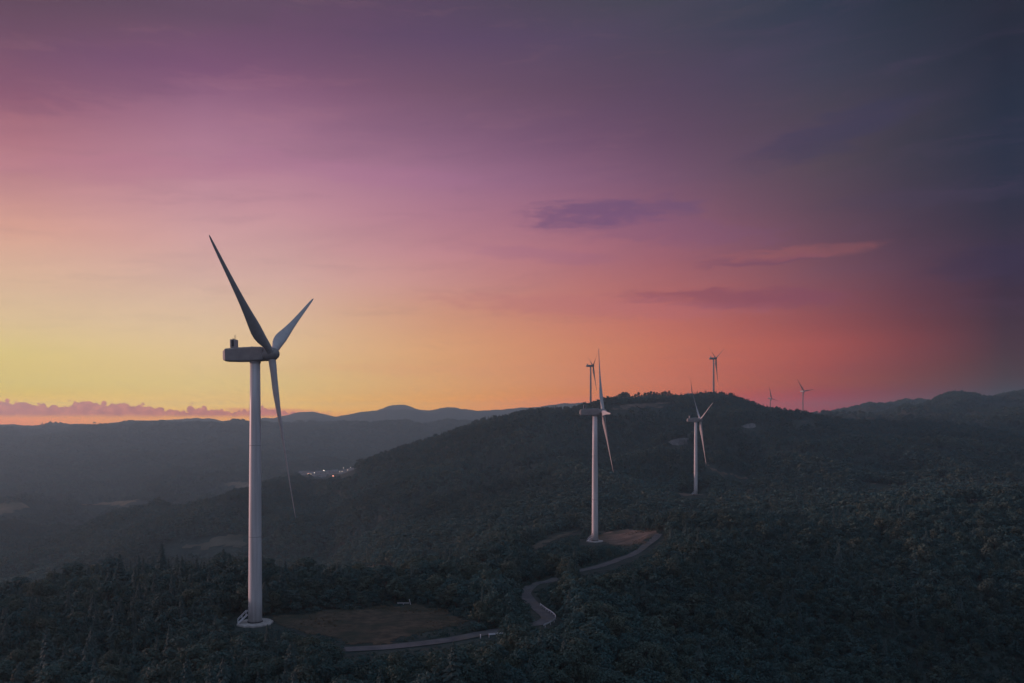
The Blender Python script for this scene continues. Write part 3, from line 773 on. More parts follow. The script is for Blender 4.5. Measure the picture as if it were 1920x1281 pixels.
ribbon('road', 'narrow grey road winding up the ridge to the second turbine', road_c, 3.7, M['asphalt'], 0.14)
for poly, yf in (([(645, 1212), (740, 1206), (830, 1196), (900, 1184), (955, 1176), (955, 1192), (900, 1200), (830, 1213), (740, 1224), (645, 1230)], 222),
                 ([(996, 1140), (1012, 1136), (1030, 1146), (1046, 1158), (1044, 1170), (1020, 1180), (1000, 1172), (998, 1155)], 240),
                 ([(976, 1118), (986, 1102), (1006, 1092), (1040, 1082), (1048, 1089), (1022, 1100), (1000, 1112), (1014, 1130), (1018, 1142), (998, 1138)], 290),
                 ([(1085, 1070), (1105, 1062), (1135, 1054), (1180, 1038), (1210, 1022), (1240, 996), (1246, 1010), (1216, 1036), (1180, 1056), (1130, 1072), (1090, 1080)], 440),
                 ([(436, 1140), (524, 1150), (524, 1182), (436, 1182)], 214),
                 ([(1086, 985), (1142, 985), (1142, 1023), (1086, 1023)], 440),
                 ([(1290, 900), (1322, 900), (1322, 934), (1290, 934)], 744),
                 ([(740, 1120), (775, 1120), (775, 1134), (740, 1134)], 236),
                 ([(1255, 829), (1262, 826), (1274, 823), (1290, 820), (1290, 823), (1275, 826), (1274, 832), (1267, 832), (1260, 830)], 1100),
                 ([(1390, 800), (1397, 798), (1404, 796), (1417, 795), (1418, 803), (1440, 801), (1440, 802), (1419, 804), (1405, 804), (1395, 802)], 1320),
                 ([(566, 889), (600, 886), (640, 882), (662, 878), (665, 884), (640, 891), (600, 897), (575, 894)], 2620),
                 ([(1275, 982), (1348, 982), (1348, 987), (1275, 987)], 460)):
    KEEP.append((poly, yf))

# ---------------------------------------------------------------- wind turbines
def blade_mesh(R_, paint, wide=1.0):
    """one blade along +Z from the hub axis; chord towards +X (leading) and -X, thickness along Y"""
    bm = bmesh.new()
    st = [0.8, 1.6, 2.6, 4.0, 6.0, 8.0, 10.0, 12.5, 15.5, 19, 23, 27, 31, 34.5, 37.2, 39.0, 39.7, 40.0]
    ch = [1.75, 1.75, 1.78, 2.0, 2.5, 2.85, 2.9, 2.6, 2.15, 1.75, 1.42, 1.16, 0.94, 0.76, 0.60, 0.42, 0.26, 0.06]
    th = [1.0, 1.0, .96, .75, .48, .36, .30, .27, .25, .23, .21, .20, .18, .17, .16, .15, .14, .14]
    tw = [14, 14, 14, 13, 11, 9, 7, 5, 3, 1, -1, -2, -3, -3, -3, -3, -3, -3]
    rings = []
    n = 20
    for s, c, t, w in zip(st, ch, th, tw):
        z = s * R_ / 40.0
        rb = min(1, max(0, (s - 2.4) / 5.0)); rb = rb * rb * (3 - 2 * rb)   # circle -> airfoil
        bend = 0.9 * (s / 40.0) ** 2
        ring = []
        for k in range(n):
            a = 2 * math.pi * k / n
            cx, cy_ = math.cos(a) * 0.5, math.sin(a) * 0.5
            xx = 0.5 * math.cos(a)                       # +.5 leading, -.5 trailing
            q = 0.5 - xx                                  # 0 leading .. 1 trailing
            yt = 5 * t * (0.2969 * math.sqrt(max(q, 0)) - 0.126 * q - 0.3516 * q * q + 0.2843 * q ** 3 - 0.1015 * q ** 4)
            ax, ay = (0.32 - q), math.copysign(yt, math.sin(a)) if abs(math.sin(a)) > 1e-6 else 0.0
            x_ = cx * (1 - rb) + ax * rb; y_ = cy_ * t * (1 - rb) + ay * rb if rb < 1 else ay
            x_ *= c * wide; y_ *= c * wide
            ca, sa = math.cos(R(w)), math.sin(R(w))
            ring.append(Vector((x_ * ca - y_ * sa, x_ * sa + y_ * ca + bend, z)))
        rings.append(ring)
    add_rings(bm, rings, True)
    me = bpy.data.meshes.new('blade'); bm.to_mesh(me); bm.free()
    for p in me.polygons: p.use_smooth = True
    me.materials.append(paint)
    return me


def make_turbine(spec, place, label, detail):
    px, hub, Y, H, yaw, tilt, phase, Rr, cone = spec
    t = thing('wind_turbine', label, 'wind turbine', place, R(yaw), 'wind turbines along the ridge')
    # foundation: chipped round concrete slab
    fb = bmesh.new(); n = 28 if detail else 16
    rr = [4.15 + rnd.uniform(-.28, .22) for _ in range(n)]
    add_rings(fb, [[Vector((rr[k] * s * math.cos(2 * math.pi * k / n), rr[k] * s * math.sin(2 * math.pi * k / n), z)) for k in range(n)] for s, z in ((1.05, -1.5), (1.02, 0.28), (0.99, 0.42))])
    obj('foundation', fb, M['concrete'], t)
    # tower of tapering sections with thin flange rings
    tb = bmesh.new(); nh = 48 if detail else 24
    add_lathe(tb, [(1.62, 0.4), (1.60, 6), (1.53, 18), (1.42, 36), (1.27, 52), (1.17, H - 2.1)], nh)
    tower = obj('tower', tb, M['paint'] if detail else M['shadedpaint'], t, smooth=True)
    for p in tower.data.polygons:
        if len(p.vertices) > 4: p.use_smooth = False
    fl = bmesh.new(); add_lathe(fl, [(1.78, 0.36), (1.80, 0.45), (1.80, 0.62), (1.66, 0.66)], nh)
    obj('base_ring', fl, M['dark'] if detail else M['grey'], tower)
    if detail:
        for z in (21.0, 43.0):
            r0 = float(np.interp(z, [6, 18, 36, 52, 63], [1.60, 1.53, 1.42, 1.27, 1.17]))
            g = bmesh.new(); add_lathe(g, [(r0 - 0.03, z - 0.09), (r0 + 0.014, z - 0.06), (r0 + 0.014, z + 0.06), (r0 - 0.03, z + 0.09)], nh)
            obj('flange', g, M['grey'], tower, smooth=True)
        dm = Matrix.Rotation(R(205), 4, 'Z')
        g = bmesh.new(); add_box(g, (1.48, -0.5, 2.3), (1.66, 0.5, 4.3), 0, dm)
        obj('door', g, M['grey'], tower)
        # stair up to the door, on the side away from the rotor
        s_ob = bpy.data.objects.new('stair', None); col.objects.link(s_ob); s_ob.parent = t
        g = bmesh.new()
        for k in range(9):
            add_box(g, (1.72 + 2.0 * (8 - k) / 8, -0.5, 0.42 + k * 0.21), (1.98 + 2.0 * (8 - k) / 8, 0.5, 0.46 + k * 0.21), 0, dm)
        add_box(g, (1.60, -0.6, 2.20), (2.3, 0.6, 2.26), 0, dm)
        obj('tread', g, M['steel'], s_ob)
        for sy in (-0.56, 0.56):
            g = bmesh.new()
            q = lambda *p: dm @ Vector(p)
            add_tube(g, [q(3.98, sy, 0.42), q(3.98, sy, 1.4), q(2.1, sy, 3.25), q(1.64, sy, 3.25)], 0.06, 6)
            add_tube(g, [q(2.1, sy, 2.25), q(2.1, sy, 3.25)], 0.045, 6)
            add_tube(g, [q(3.05, sy, 1.4), q(3.05, sy, 2.33)], 0.04, 6)
            add_tube(g, [q(3.98, sy, 0.42), q(1.98, sy, 2.18)], 0.08, 6)
            obj('handrail', g, M['rail'], s_ob)
    # nacelle: long rounded box with chamfered rear
    nt_ = R(1.6)
    nb = bmesh.new()
    secs = [(-7.75, 0.72, 0.62, -0.15), (-7.55, 1.15, 1.12, -0.10), (-6.9, 1.5, 1.55, 0.0), (-3.5, 1.66, 1.72, 0.0), (0.5, 1.68, 1.74, 0.0), (1.9, 1.62, 1.66, 0.02), (2.35, 1.45, 1.50, 0.05)]
    rings = []
    for x, hw, hh, zo in secs:
        c = 0.26 * min(hw, hh)
        sec = []
        for (sx, sz, a0) in ((1, 1, 0), (-1, 1, 90), (-1, -1, 180), (1, -1, 270)):
            for k in range(4):
                a = R(a0 + 30 * k)
                sec.append(Vector((x, sx * (hw - c) + c * math.cos(a), zo + sz * (hh - c) + c * math.sin(a))))
        rings.append(sec)
    add_rings(nb, rings)
    rotn = Matrix.Translation((0, 0, H)) @ Matrix.Rotation(-nt_, 4, 'Y')
    nb.transform(rotn)
    bmesh.ops.recalc_face_normals(nb, faces=nb.faces)
    nacelle = obj('nacelle', nb, M['nacelle'], t)
    g = bmesh.new(); add_lathe(g, [(1.22, H - 2.25), (1.32, H - 2.1), (1.32, H - 1.6)], nh)
    obj('yaw_ring', g, M['grey'], t, smooth=True)
    g = bmesh.new()
    add_box(g, (-5.75, -1.15, 1.68), (-4.55, 1.15, 3.72))
    g.transform(rotn); bmesh.ops.bevel(g, geom=list(g.edges), offset=0.08, segments=1, affect='EDGES')
    cooler = obj('cooler', g, M['grey'], nacelle)
    if detail:
        g = bmesh.new(); add_box(g, (-5.3, -1.185, 1.95), (-4.75, -1.15, 3.5)); g.transform(rotn)
        obj('grille', g, M['dark'], cooler)
        g = bmesh.new()
        for x, h in ((-5.5, .45), (-5.05, .35), (-4.95, 1.05), (-4.8, 1.15)):
            add_tube(g, [(x, 0.3 * math.sin(x * 9), 3.7), (x, 0.3 * math.sin(x * 9), 3.72 + h)], 0.04, 5)
        add_box(g, (-5.65, .3, 3.7), (-5.4, .5, 3.95))
        g.transform(rotn); obj('antenna', g, M['dark'], nacelle)
        g = bmesh.new(); add_box(g, (-0.9, -0.35, 1.70), (-0.5, 0.1, 1.9)); g.transform(rotn)
        obj('hatch', g, M['grey'], nacelle)
    # rotor
    A = Vector((math.cos(R(tilt)), 0, math.sin(R(tilt))))
    Nn = Vector((0, -1, 0)); U = A.cross(Nn)
    if U.z < 0: U = -U
    hubp = Vector((4.0, 0, H))
    sb = bmesh.new()
    prof = [(-1.75, 1.42), (-1.62, 1.5), (-0.6, 1.62), (0.3, 1.62), (1.0, 1.42), (1.55, 1.02), (1.85, 0.6), (1.98, 0.22), (2.0, 0.03)]
    B1 = Nn; B2 = A.cross(B1)
    rings = [[hubp + A * x + r * (math.cos(2 * math.pi * k / 28) * B1 + math.sin(2 * math.pi * k / 28) * B2) for k in range(28)] for x, r in prof]
    add_rings(sb, rings)
    bmesh.ops.recalc_face_normals(sb, faces=sb.faces)
    hub_o = obj('hub', sb, M['nacelle'], t, smooth=True)
    bme = blade_mesh(Rr, M['blade'] if detail else M['shadedblade'], 1.0 if detail else 1.25)
    for k in range(3):
        a = R(phase) + k * 2 * math.pi / 3
        d = (math.cos(a) * Nn + math.sin(a) * U) * math.cos(R(cone)) + A * math.sin(R(cone))
        T = -math.sin(a) * Nn + math.cos(a) * U
        pch = R(PITCHES[TURB.index(spec)])
        C = (math.cos(pch) * T + math.sin(pch) * A); C = (C - d * C.dot(d)).normalized()
        Yb = d.cross(C)
        if Yb.dot(A) < 0: flip = -1
        else: flip = 1
        mtx = Matrix(((C.x, Yb.x * flip, d.x, hubp.x), (C.y, Yb.y * flip, d.y, hubp.y), (C.z, Yb.z * flip, d.z, hubp.z), (0, 0, 0, 1)))
        me = bme.copy(); me.transform(mtx)
        if flip < 0: me.flip_normals()
        b = bpy.data.objects.new('blade', me); col.objects.link(b); b.parent = t
    return t


PITCHES = (37, 26, 30, 32, 32, 32, 32, 30)
LABELS = [
    'largest and closest white wind turbine, standing by the brown clearing at left',
    'second nearest white turbine, on a round slab beside the reddish field',
    'white turbine against the dark wooded slope, third nearest, one blade pointing up right',
    'dark turbine on top of the rounded hill with its upper blades in a V',
    'dark silhouetted turbine rising directly behind the second nearest turbine',
    'turbine sunk behind the hilltop, only nacelle and one upright blade showing',
    'tiny far turbine half hidden behind the right shoulder of the rounded hill',
    'small far turbine standing in full view on the saddle between two hills',
]
for i, (sp_, pl, lb) in enumerate(zip(TURB, PLACES, LABELS)):
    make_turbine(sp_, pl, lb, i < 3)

# ---------------------------------------------------------------- road furniture
def guard_rail(label, px_pts, every=3.0, z0=0.55, n=10, hits=None):
    pts = catmull([ground_hit(*p) for p in px_pts] if hits is None else hits, n)
    seg = np.linalg.norm(np.diff(pts, axis=0), axis=1); s = np.concatenate([[0], np.cumsum(seg)])
    m = max(3, int(s[-1] / 0.8)); q = np.linspace(0, s[-1], m)
    xs = np.interp(q, s, pts[:, 0]); ys = np.interp(q, s, pts[:, 1]); hs = height(xs, ys)
    hs = np.convolve(np.pad(hs, 3, mode='edge'), np.ones(7) / 7, 'valid')
    t = thing('guard_rail', label, 'guard rail', (xs[0], ys[0], hs[0]), 0, 'white roadside guard rails')
    o = Vector((xs[0], ys[0], hs[0]))
    g = bmesh.new()
    c = [Vector((xs[i], ys[i], hs[i])) - o for i in range(m)]
    rings = []
    for i in range(m):
        d = (c[min(i + 1, m - 1)] - c[max(i - 1, 0)]); d.z = 0; d.normalize(); nn = Vector((d.y, -d.x, 0))
        prof = [(0.0, 0), (0.05, .06), (0.0, .13), (0.0, .22), (0.05, .29), (0.0, .35), (-.02, .35), (-.02, 0)]
        rings.append([c[i] + nn * a + Vector((0, 0, z0 + b)) for a, b in prof])
    add_rings(g, rings)
    obj('rail', g, M['rail'], t)
    k = 0.0
    while k <= s[-1] + .01:
        x = np.interp(k, q, xs) - o.x; y = np.interp(k, q, ys) - o.y; h = np.interp(k, q, hs) - o.z
        g = bmesh.new(); add_tube(g, [(x, y, h - .3), (x, y, h + z0 + .4)], 0.06, 6)
        obj('post', g, M['rail'], t)
        k += every
    return t


guard_rail('white guard rail curving round the outside of the sharp road bend', [(1013, 1138), (1024, 1146), (1034, 1152.5), (1041, 1159), (1041.5, 1164), (1036, 1170), (1027, 1174.5), (1019, 1178)])
guard_rail('short pale guard rail along the near edge of the road, left of the bend', [(917, 1196), (932, 1195), (945, 1193), (953, 1192)])
for a, b, lb in ((1276, 1281, 'leftmost and shortest of four rail pieces glinting in the trees right of the reddish field'), (1301, 1307, 'second from left of four rail pieces glinting in the trees right of the reddish field'),
                 (1320, 1327, 'third from left of four rail pieces glinting in the trees right of the reddish field'), (1335, 1347, 'rightmost and longest of four rail pieces glinting in the trees right of the reddish field')):
    Yr = 430.0
    guard_rail(lb, None, 2.0, hits=[((p - 960) / F * Yr, Yr) for p in (a, (a + b) / 2, b)])

hx, hy = ground_hit(901, 1198)
t = thing('marker_post', 'short white marker post at the road edge, left of the pale guard rail', 'post', (hx, hy, float(height(hx, hy))))
g = bmesh.new(); add_tube(g, [(0, 0, -.2), (0, 0, 0.9)], 0.11, 10); add_lathe(g, [(0.11, .9), (0.09, .97), (0.03, 1.0)], 10); obj('shaft', g, M['rail'], t, smooth=True)
g = bmesh.new(); add_lathe(g, [(0.115, .66), (0.115, .78)], 10); obj('reflector', g, M['steel'], t)
hx, hy = ground_hit(768, 1134)
t = thing('barrier', 'low grey barrier with a leaning white pole at the clearing edge', 'barrier', (hx, hy, float(height(hx, hy))))
g = bmesh.new(); add_tube(g, [(0.35, 0, -.2), (-0.1, 0, 1.5)], 0.08, 8); obj('pole', g, M['rail'], t)
g = bmesh.new(); add_box(g, (-3.4, -.06, .35), (-0.1, .06, .6)); obj('beam', g, M['steel'], t)
for x in (-3.2, -1.7):
    g = bmesh.new(); add_box(g, (x - .08, -.08, -.3), (x + .08, .08, .34)); obj('support', g, M['steel'], t)


def wall_thing(name, label, cat, pts_px, Y, thick, mat, coping=None, slope=0.25):
    """a leaning wall face given by its outline at depth Y, with real thickness"""
    base = [Vector(at(px, py, Y)) for px, py in pts_px]
    low = min(p.z for p in base); o = Vector((sum(p.x for p in base) / len(base), Y, low))
    t = thing(name, label, cat, o)
    g = bmesh.new()
    front = [g.verts.new(p - o + Vector((0, (p.z - low) * slope, 0))) for p in base]
    back = [g.verts.new(p - o + Vector((0, (p.z - low) * slope + thick, 0))) for p in base]
    n = len(front)
    g.faces.new(front); g.faces.new(list(reversed(back)))
    for i in range(n): g.faces.new((front[i], back[i], back[(i + 1) % n], front[(i + 1) % n]))
    bmesh.ops.recalc_face_normals(g, faces=g.faces)
    obj('face', g, mat, t)
    return t, o, low


wy = float(ground_hit(1266, 836)[1])
w_, o_, low_ = wall_thing('retaining_wall', 'grey concrete retaining wall on the wooded slope, left of the third turbine tower', 'retaining wall', [(1253, 829), (1262, 825), (1274, 822), (1274, 838), (1266, 838), (1258, 832)], wy, 2.0, M['shotcrete'])
g = bmesh.new()
for k in range(9):
    x = k * (16 / F * wy) / 8
    add_box(g, (x - .08, -.1, 0), (x + .08, .1, 2.4))
for z in (0.9, 1.7, 2.35): add_box(g, (0, -.06, z), (16 / F * wy, .06, z + .12))
rail_at = Vector(at(1275, 825.5, wy))
t = thing('fence', 'pale fence on the slope right of the grey retaining wall', 'fence', rail_at + Vector((0, 2, 0)))
obj('railing', g, M['steel'], t); 
g = bmesh.new(); add_box(g, (-0.4, .3, -6), (16 / F * wy, 1.0, -0.02)); obj('footing', g, M['shotcrete'], t)
sy = float(ground_hit(1405, 804)[1])
wall_thing('concrete_slope', 'pale concrete-covered cut slope on the side of the rounded hill', 'retaining wall', [(1386, 800), (1394, 798.5), (1404, 795), (1411, 793.8), (1417, 794.5), (1418.5, 804), (1410, 806.5), (1400, 806), (1390, 804)], sy, 3.0, M['shotcrete'], slope=0.4)
drape('dirt_track', 'pale track leading right from the concrete slope', [(1419, 803), (1433, 801.4), (1442, 800), (1442, 802), (1433, 803.6), (1419, 805.6)], M['soil'], 0.6, 1.8)

# ---------------------------------------------------------------- trees
def leaf_quads(bm, rs, n, lobes, size, mi, flat=0.0):
    tot = sum(l[3] ** 2 for l in lobes)
    for (cx, cy_, cz, r, sq) in lobes:
        for _ in range(max(3, int(n * r * r / tot))):
            v = Vector((rs.gauss(0, 1), rs.gauss(0, 1), rs.gauss(0, 1)))
            if v.length < 1e-4: continue
            v.normalize()
            rr = r * rs.uniform(0.55, 1.08) ** 0.6
            p = Vector((cx, cy_, cz)) + Vector((v.x * rr, v.y * rr, v.z * rr * sq))
            nrm = (v + 0.9 * Vector((rs.uniform(-1, 1), rs.uniform(-1, 1), rs.uniform(-0.6, 1)))).normalized()
            a = nrm.orthogonal().normalized(); b = nrm.cross(a)
            th = rs.uniform(0, 6.28); a, b = a * math.cos(th) + b * math.sin(th), b * math.cos(th) - a * math.sin(th)
            s = size * rs.uniform(0.6, 1.3)
            q = [p + a * s, p + b * s * 0.62 + nrm * s * 0.15, p - a * s * 0.9, p - b * s * 0.62 - nrm * s * 0.1]
            bm.faces.new([bm.verts.new(x) for x in q]).material_index = mi


def broadleaf(seed, n=520, size=0.062, limbs=True, h=1.0, wide=1.0):
    """unit-height tree: trunk bmesh, crown bmesh"""
    rs = random.Random(seed)
    tr = bmesh.new(); cr = bmesh.new()
    fork = rs.uniform(0.22, 0.34)
    add_tube(tr, [(0, 0, -0.06), (rs.uniform(-.01, .01), rs.uniform(-.01, .01), fork * .6), (rs.uniform(-.02, .02), rs.uniform(-.02, .02), fork), (rs.uniform(-.03, .03), 0, 0.72)], [0.030, 0.024, 0.019, 0.007], 6)
    lobes = []
    k = rs.randint(6, 8)
    for i in range(k):
        a = i * 2.4 + rs.uniform(-.4, .4)
        z = 0.36 + 0.46 * (i / (k - 1)) + rs.uniform(-.05, .05)
        rad = (0.22 if z < 0.62 else 0.11) * rs.uniform(0.6, 1.2) * wide
        c = (math.cos(a) * rad, math.sin(a) * rad, z)
        r = rs.uniform(0.13, 0.20) * (1.0 if z < 0.7 else 0.85) * wide
        lobes.append((*c, r, rs.uniform(0.7, 0.95)))
        if limbs:
            zz = rs.uniform(fork * .7, min(z - 0.05, 0.6))
            add_tube(tr, [(0, 0, zz), (c[0] * .55, c[1] * .55, (zz + z) / 2 + .01), (c[0], c[1], z)], [0.014, 0.009, 0.004], 5)
    lobes.append((0, 0, 0.80, 0.16 * wide, 0.9))
    leaf_quads(cr, rs, n, lobes, size, 0)
    return tr, cr


def conifer(seed, tiers=15, per=9, wide=0.20, droop=0.35):
    rs = random.Random(seed)
    tr = bmesh.new(); cr = bmesh.new()
    add_tube(tr, [(0, 0, -0.05), (0, 0, 0.5), (0, 0, 0.97)], [0.022, 0.013, 0.003], 6)
    for i in range(tiers):
        f = i / (tiers - 1)
        z0 = 0.16 + 0.80 * f
        L = wide * (1 - f) ** 0.8 * rs.uniform(0.8, 1.15) + 0.012
        for k in range(per):
            a = 2 * math.pi * k / per + i * 1.3 + rs.uniform(-.25, .25)
            l = L * rs.uniform(0.55, 1.25); w = l * 0.30 + 0.006; z = z0 + rs.uniform(-.025, .025)
            d = Vector((math.cos(a), math.sin(a), 0)); s = Vector((-d.y, d.x, 0))
            p0 = Vector((0, 0, z)) + d * 0.005
            pm = p0 + d * l * .55 - Vector((0, 0, l * droop * .35)); pe = p0 + d * l - Vector((0, 0, l * droop * rs.uniform(.7, 1.3)))
            v = [cr.verts.new(x) for x in (p0, pm + s * w + Vector((0, 0, -.01)), pe, pm - s * w + Vector((0, 0, -.01)), pm + Vector((0, 0, .018)))]
            cr.faces.new((v[0], v[1], v[4])); cr.faces.new((v[1], v[2], v[4])); cr.faces.new((v[2], v[3], v[4])); cr.faces.new((v[3], v[0], v[4]))
    return tr, cr


def proto_mesh(name, tr, cr, leafmat):
    for f in tr.faces: f.material_index = 0
    me_t = bpy.data.meshes.new('t'); tr.to_mesh(me_t)
    b = bmesh.new(); b.from_mesh(me_t)
    for f in b.faces: f.material_index = 0
    n0 = len(b.faces)
    me_c = bpy.data.meshes.new('c'); cr.to_mesh(me_c); b.from_mesh(me_c)
    b.faces.ensure_lookup_table()
    for f in list(b.faces)[n0:]: f.material_index = 1
    me = bpy.data.meshes.new(name); b.to_mesh(me); b.free()
    me.materials.append(M['bark']); me.materials.append(leafmat)
    bpy.data.meshes.remove(me_t); bpy.data.meshes.remove(me_c)
    return me


NEAR = []      # (trunk mesh, crown mesh) shared by individual trees
for s in range(7):
    tr, cr = broadleaf(100 + s, 1500, 0.030)
    a = bpy.data.meshes.new('trunk'); tr.to_mesh(a); tr.free(); a.materials.append(M['bark'])
    b = bpy.data.meshes.new('crown'); cr.to_mesh(b); cr.free(); b.materials.append(M['leaf'])
    NEAR.append((a, b))
CONS = []
for s in range(4):
    tr, cr = conifer(200 + s, 26, 12, rnd.uniform(0.15, 0.21))
    a = bpy.data.meshes.new('trunk'); tr.to_mesh(a); tr.free(); a.materials.append(M['bark'])
    b = bpy.data.meshes.new('crown'); cr.to_mesh(b); cr.free(); b.materials.append(M['needle'])
    CONS.append((a, b))


def collection_of(name, meshes):
    c = bpy.data.collections.new(name)
    for k, me in enumerate(meshes):
        o = bpy.data.objects.new('%s_%02d' % (name, k), me); c.objects.link(o)
    return c


mid_meshes = []
for s in range(6):
    mid_meshes.append(proto_mesh('mid', *broadleaf(300 + s, 700, 0.045), M['leaf']))
for s in range(3):
    mid_meshes.append(proto_mesh('midc', *conifer(330 + s, 20, 9, rnd.uniform(0.15, 0.21)), M['needle']))
COL_MID = collection_of('tree_forms', mid_meshes)
far_meshes = []
for s in range(5):
    far_meshes.append(proto_mesh('far', *broadleaf(400 + s, 130, 0.10, False, wide=1.15), M['leaf']))
for s in range(3):
    far_meshes.append(proto_mesh('farc', *conifer(430 + s, 8, 6, rnd.uniform(0.18, 0.24)), M['needle']))
COL_FAR = collection_of('far_tree_forms', far_meshes)


def shrub_mesh(seed, mat, n=90, size=0.11, mi=0):
    rs = random.Random(seed); b = bmesh.new()
    lobes = [(rs.uniform(-.3, .3), rs.uniform(-.3, .3), rs.uniform(.25, .6), rs.uniform(.22, .36), .85) for _ in range(5)]
    leaf_quads(b, rs, n, lobes, size, 0)
    me = bpy.data.meshes.new('shrub_form'); b.to_mesh(me); b.free(); me.materials.append(mat)
    return me


def tuft_mesh(seed):
    rs = random.Random(seed); b = bmesh.new()
    for k in range(14):
        a = rs.uniform(0, 6.28); r = rs.uniform(0, .35); l = rs.uniform(.5, 1.0)
        p = Vector((math.cos(a) * r, math.sin(a) * r, -.05)); d = Vector((math.cos(a) * .35 + rs.uniform(-.2, .2), math.sin(a) * .35 + rs.uniform(-.2, .2), 1)).normalized()
        s = Vector((-d.y, d.x, 0)); s = s.normalized() if s.length > .01 else Vector((1, 0, 0))
        b.faces.new([b.verts.new(q) for q in (p - s * .06, p + s * .06, p + d * l)])
    me = bpy.data.meshes.new('tuft_form'); b.to_mesh(me); b.free(); me.materials.append(M['dryleaf'])
    return me


COL_SHRUB = collection_of('shrub_forms', [shrub_mesh(500 + s, M['leaf']) for s in range(4)])
COL_TUFT = collection_of('tuft_forms', [tuft_mesh(520 + s) for s in range(4)])


def scatter(name, label, cat, pts, sizes, widths, kinds, coll):
    """one object of stuff: instances of a few forms on the given points"""
    n = len(pts)
    me = bpy.data.meshes.new(name); me.vertices.add(n); me.vertices.foreach_set('co', np.asarray(pts, float).ravel())
    at_s = me.attributes.new('size', 'FLOAT_VECTOR', 'POINT'); at_s.data.foreach_set('vector', np.column_stack([widths, widths, sizes]).astype(float).ravel())
    at_r = me.attributes.new('turn', 'FLOAT_VECTOR', 'POINT')
    at_r.data.foreach_set('vector', np.column_stack([rng.uniform(-.06, .06, n), rng.uniform(-.06, .06, n), rng.uniform(0, 6.283, n)]).ravel())
    at_k = me.attributes.new('form', 'INT', 'POINT'); at_k.data.foreach_set('value', np.asarray(kinds, np.int32))
    o = link(name, me, [])
    tag(o, label, cat, kind='stuff')
    ng = bpy.data.node_groups.new(name + '_scatter', 'GeometryNodeTree')
    ng.interface.new_socket('Geometry', in_out='INPUT', socket_type='NodeSocketGeometry')
    ng.interface.new_socket('Geometry', in_out='OUTPUT', socket_type='NodeSocketGeometry')
    gi = ng.nodes.new('NodeGroupInput'); go = ng.nodes.new('NodeGroupOutput')
    ip = ng.nodes.new('GeometryNodeInstanceOnPoints'); ci = ng.nodes.new('GeometryNodeCollectionInfo')
    ci.inputs['Collection'].default_value = coll
    ci.inputs['Separate Children'].default_value = True; ci.inputs['Reset Children'].default_value = True
    ip.inputs['Pick Instance'].default_value = True

    def named(nm, dt):
        q = ng.nodes.new('GeometryNodeInputNamedAttribute'); q.data_type = dt; q.inputs['Name'].default_value = nm
        return [s for s in q.outputs if s.enabled][0]
    ng.links.new(gi.outputs[0], ip.inputs['Points']); ng.links.new(ci.outputs[0], ip.inputs['Instance'])
    ng.links.new(named('form', 'INT'), ip.inputs['Instance Index'])
    ng.links.new(named('turn', 'FLOAT_VECTOR'), ip.inputs['Rotation'])
    ng.links.new(named('size', 'FLOAT_VECTOR'), ip.inputs['Scale'])
    ng.links.new(ip.outputs[0], go.inputs[0])
    md = o.modifiers.new('scatter', 'NODES'); md.node_group = ng
    return o


def spread(Y0, Y1, cell, jitter=0.48, margin=1.12):
    """jittered grid of ground points inside the view wedge"""
    ys = np.arange(Y0, Y1, cell)
    out = []
    for y in ys:
        w = y * 0.6 * margin + 12
        xs = np.arange(-w, w, cell)
        out.append(np.column_stack([xs, np.full(len(xs), y)]))
    p = np.vstack(out)
    return p + rng.uniform(-jitter, jitter, p.shape) * cell


def blocked(p, h, parts=(0.0, 0.3, 0.6, 0.9)):
    """does a tree of height h here stand on, or hide, something the photo shows bare?"""
    x, y = p[:, 0], p[:, 1]; z = height(x, y)
    px = 960 + F * x / y
    bad = np.zeros(len(p), bool)
    for poly, yf in KEEP:
        lo = min(q[0] for q in poly); hi = max(q[0] for q in poly)
        m = (px > lo - 30) & (px < hi + 30) & (y < yf) & (y > yf * 0.35)
        if not m.any(): continue
        i = np.nonzero(m)[0]
        for dx in (-0.42, -0.15, 0.15, 0.42):
            for fz in parts:
                qx = px[i] + dx * h[i] * F / y[i]; qy = YH + (ZC - (z[i] + h[i] * fz)) / y[i] * F
                bad[i] |= inside(poly, qx, qy)
    return bad, z, px


def sees(p, z, top, n=30):
    """is the tree's top in sight of the camera over the bare ground?"""
    ok = np.ones(len(p), bool)
    for f in np.linspace(0.12, 0.97, n):
        g = height(p[:, 0] * f, p[:, 1] * f)
        ok &= g < ZC + (z + top - ZC) * f + 6
    return ok


turb_xy = np.array([(p[0], p[1]) for p in PLACES])


def clear_of_turbines(p, r=6.0):
    d = np.min(np.hypot(p[:, None, 0] - turb_xy[None, :, 0], p[:, None, 1] - turb_xy[None, :, 1]), axis=1)
    return d > r


# near forest: the largest 300 broadleaf trees stand singly, the rest is one mass
pts = spread(110, 470, 3.1)
patch = fbm(pts[:, 0] / 38, pts[:, 1] / 38, 71, 3)
hts = np.clip(3.8 + patch * 4.5 + rng.gamma(2.0, 0.9, len(pts)), 1.8, 11.5)
edge = (pts[:, 1] > 235) & (pts[:, 0] < 5)
hts = np.where(edge, hts * 1.15, hts)
pxs = 960 + F * pts[:, 0] / pts[:, 1]
verge = ((pxs > 945) & (pxs < 1000) & (pts[:, 1] > 168) & (pts[:, 1] < 203)) | ((pxs > 1044) & (pxs < 1094) & (pts[:, 1] > 218) & (pts[:, 1] < 285))
hts = np.where(verge, np.maximum(hts, rng.uniform(6, 8.5, len(pts))), hts)
is_con = (rng.random(len(pts)) < np.where(pts[:, 0] / pts[:, 1] < -0.25, 0.22, 0.07))
bad, z, px = blocked(pts, hts)
ok = ~bad & clear_of_turbines(pts, 6.5)
low_pts = pts[bad & clear_of_turbines(pts, 5.5)]
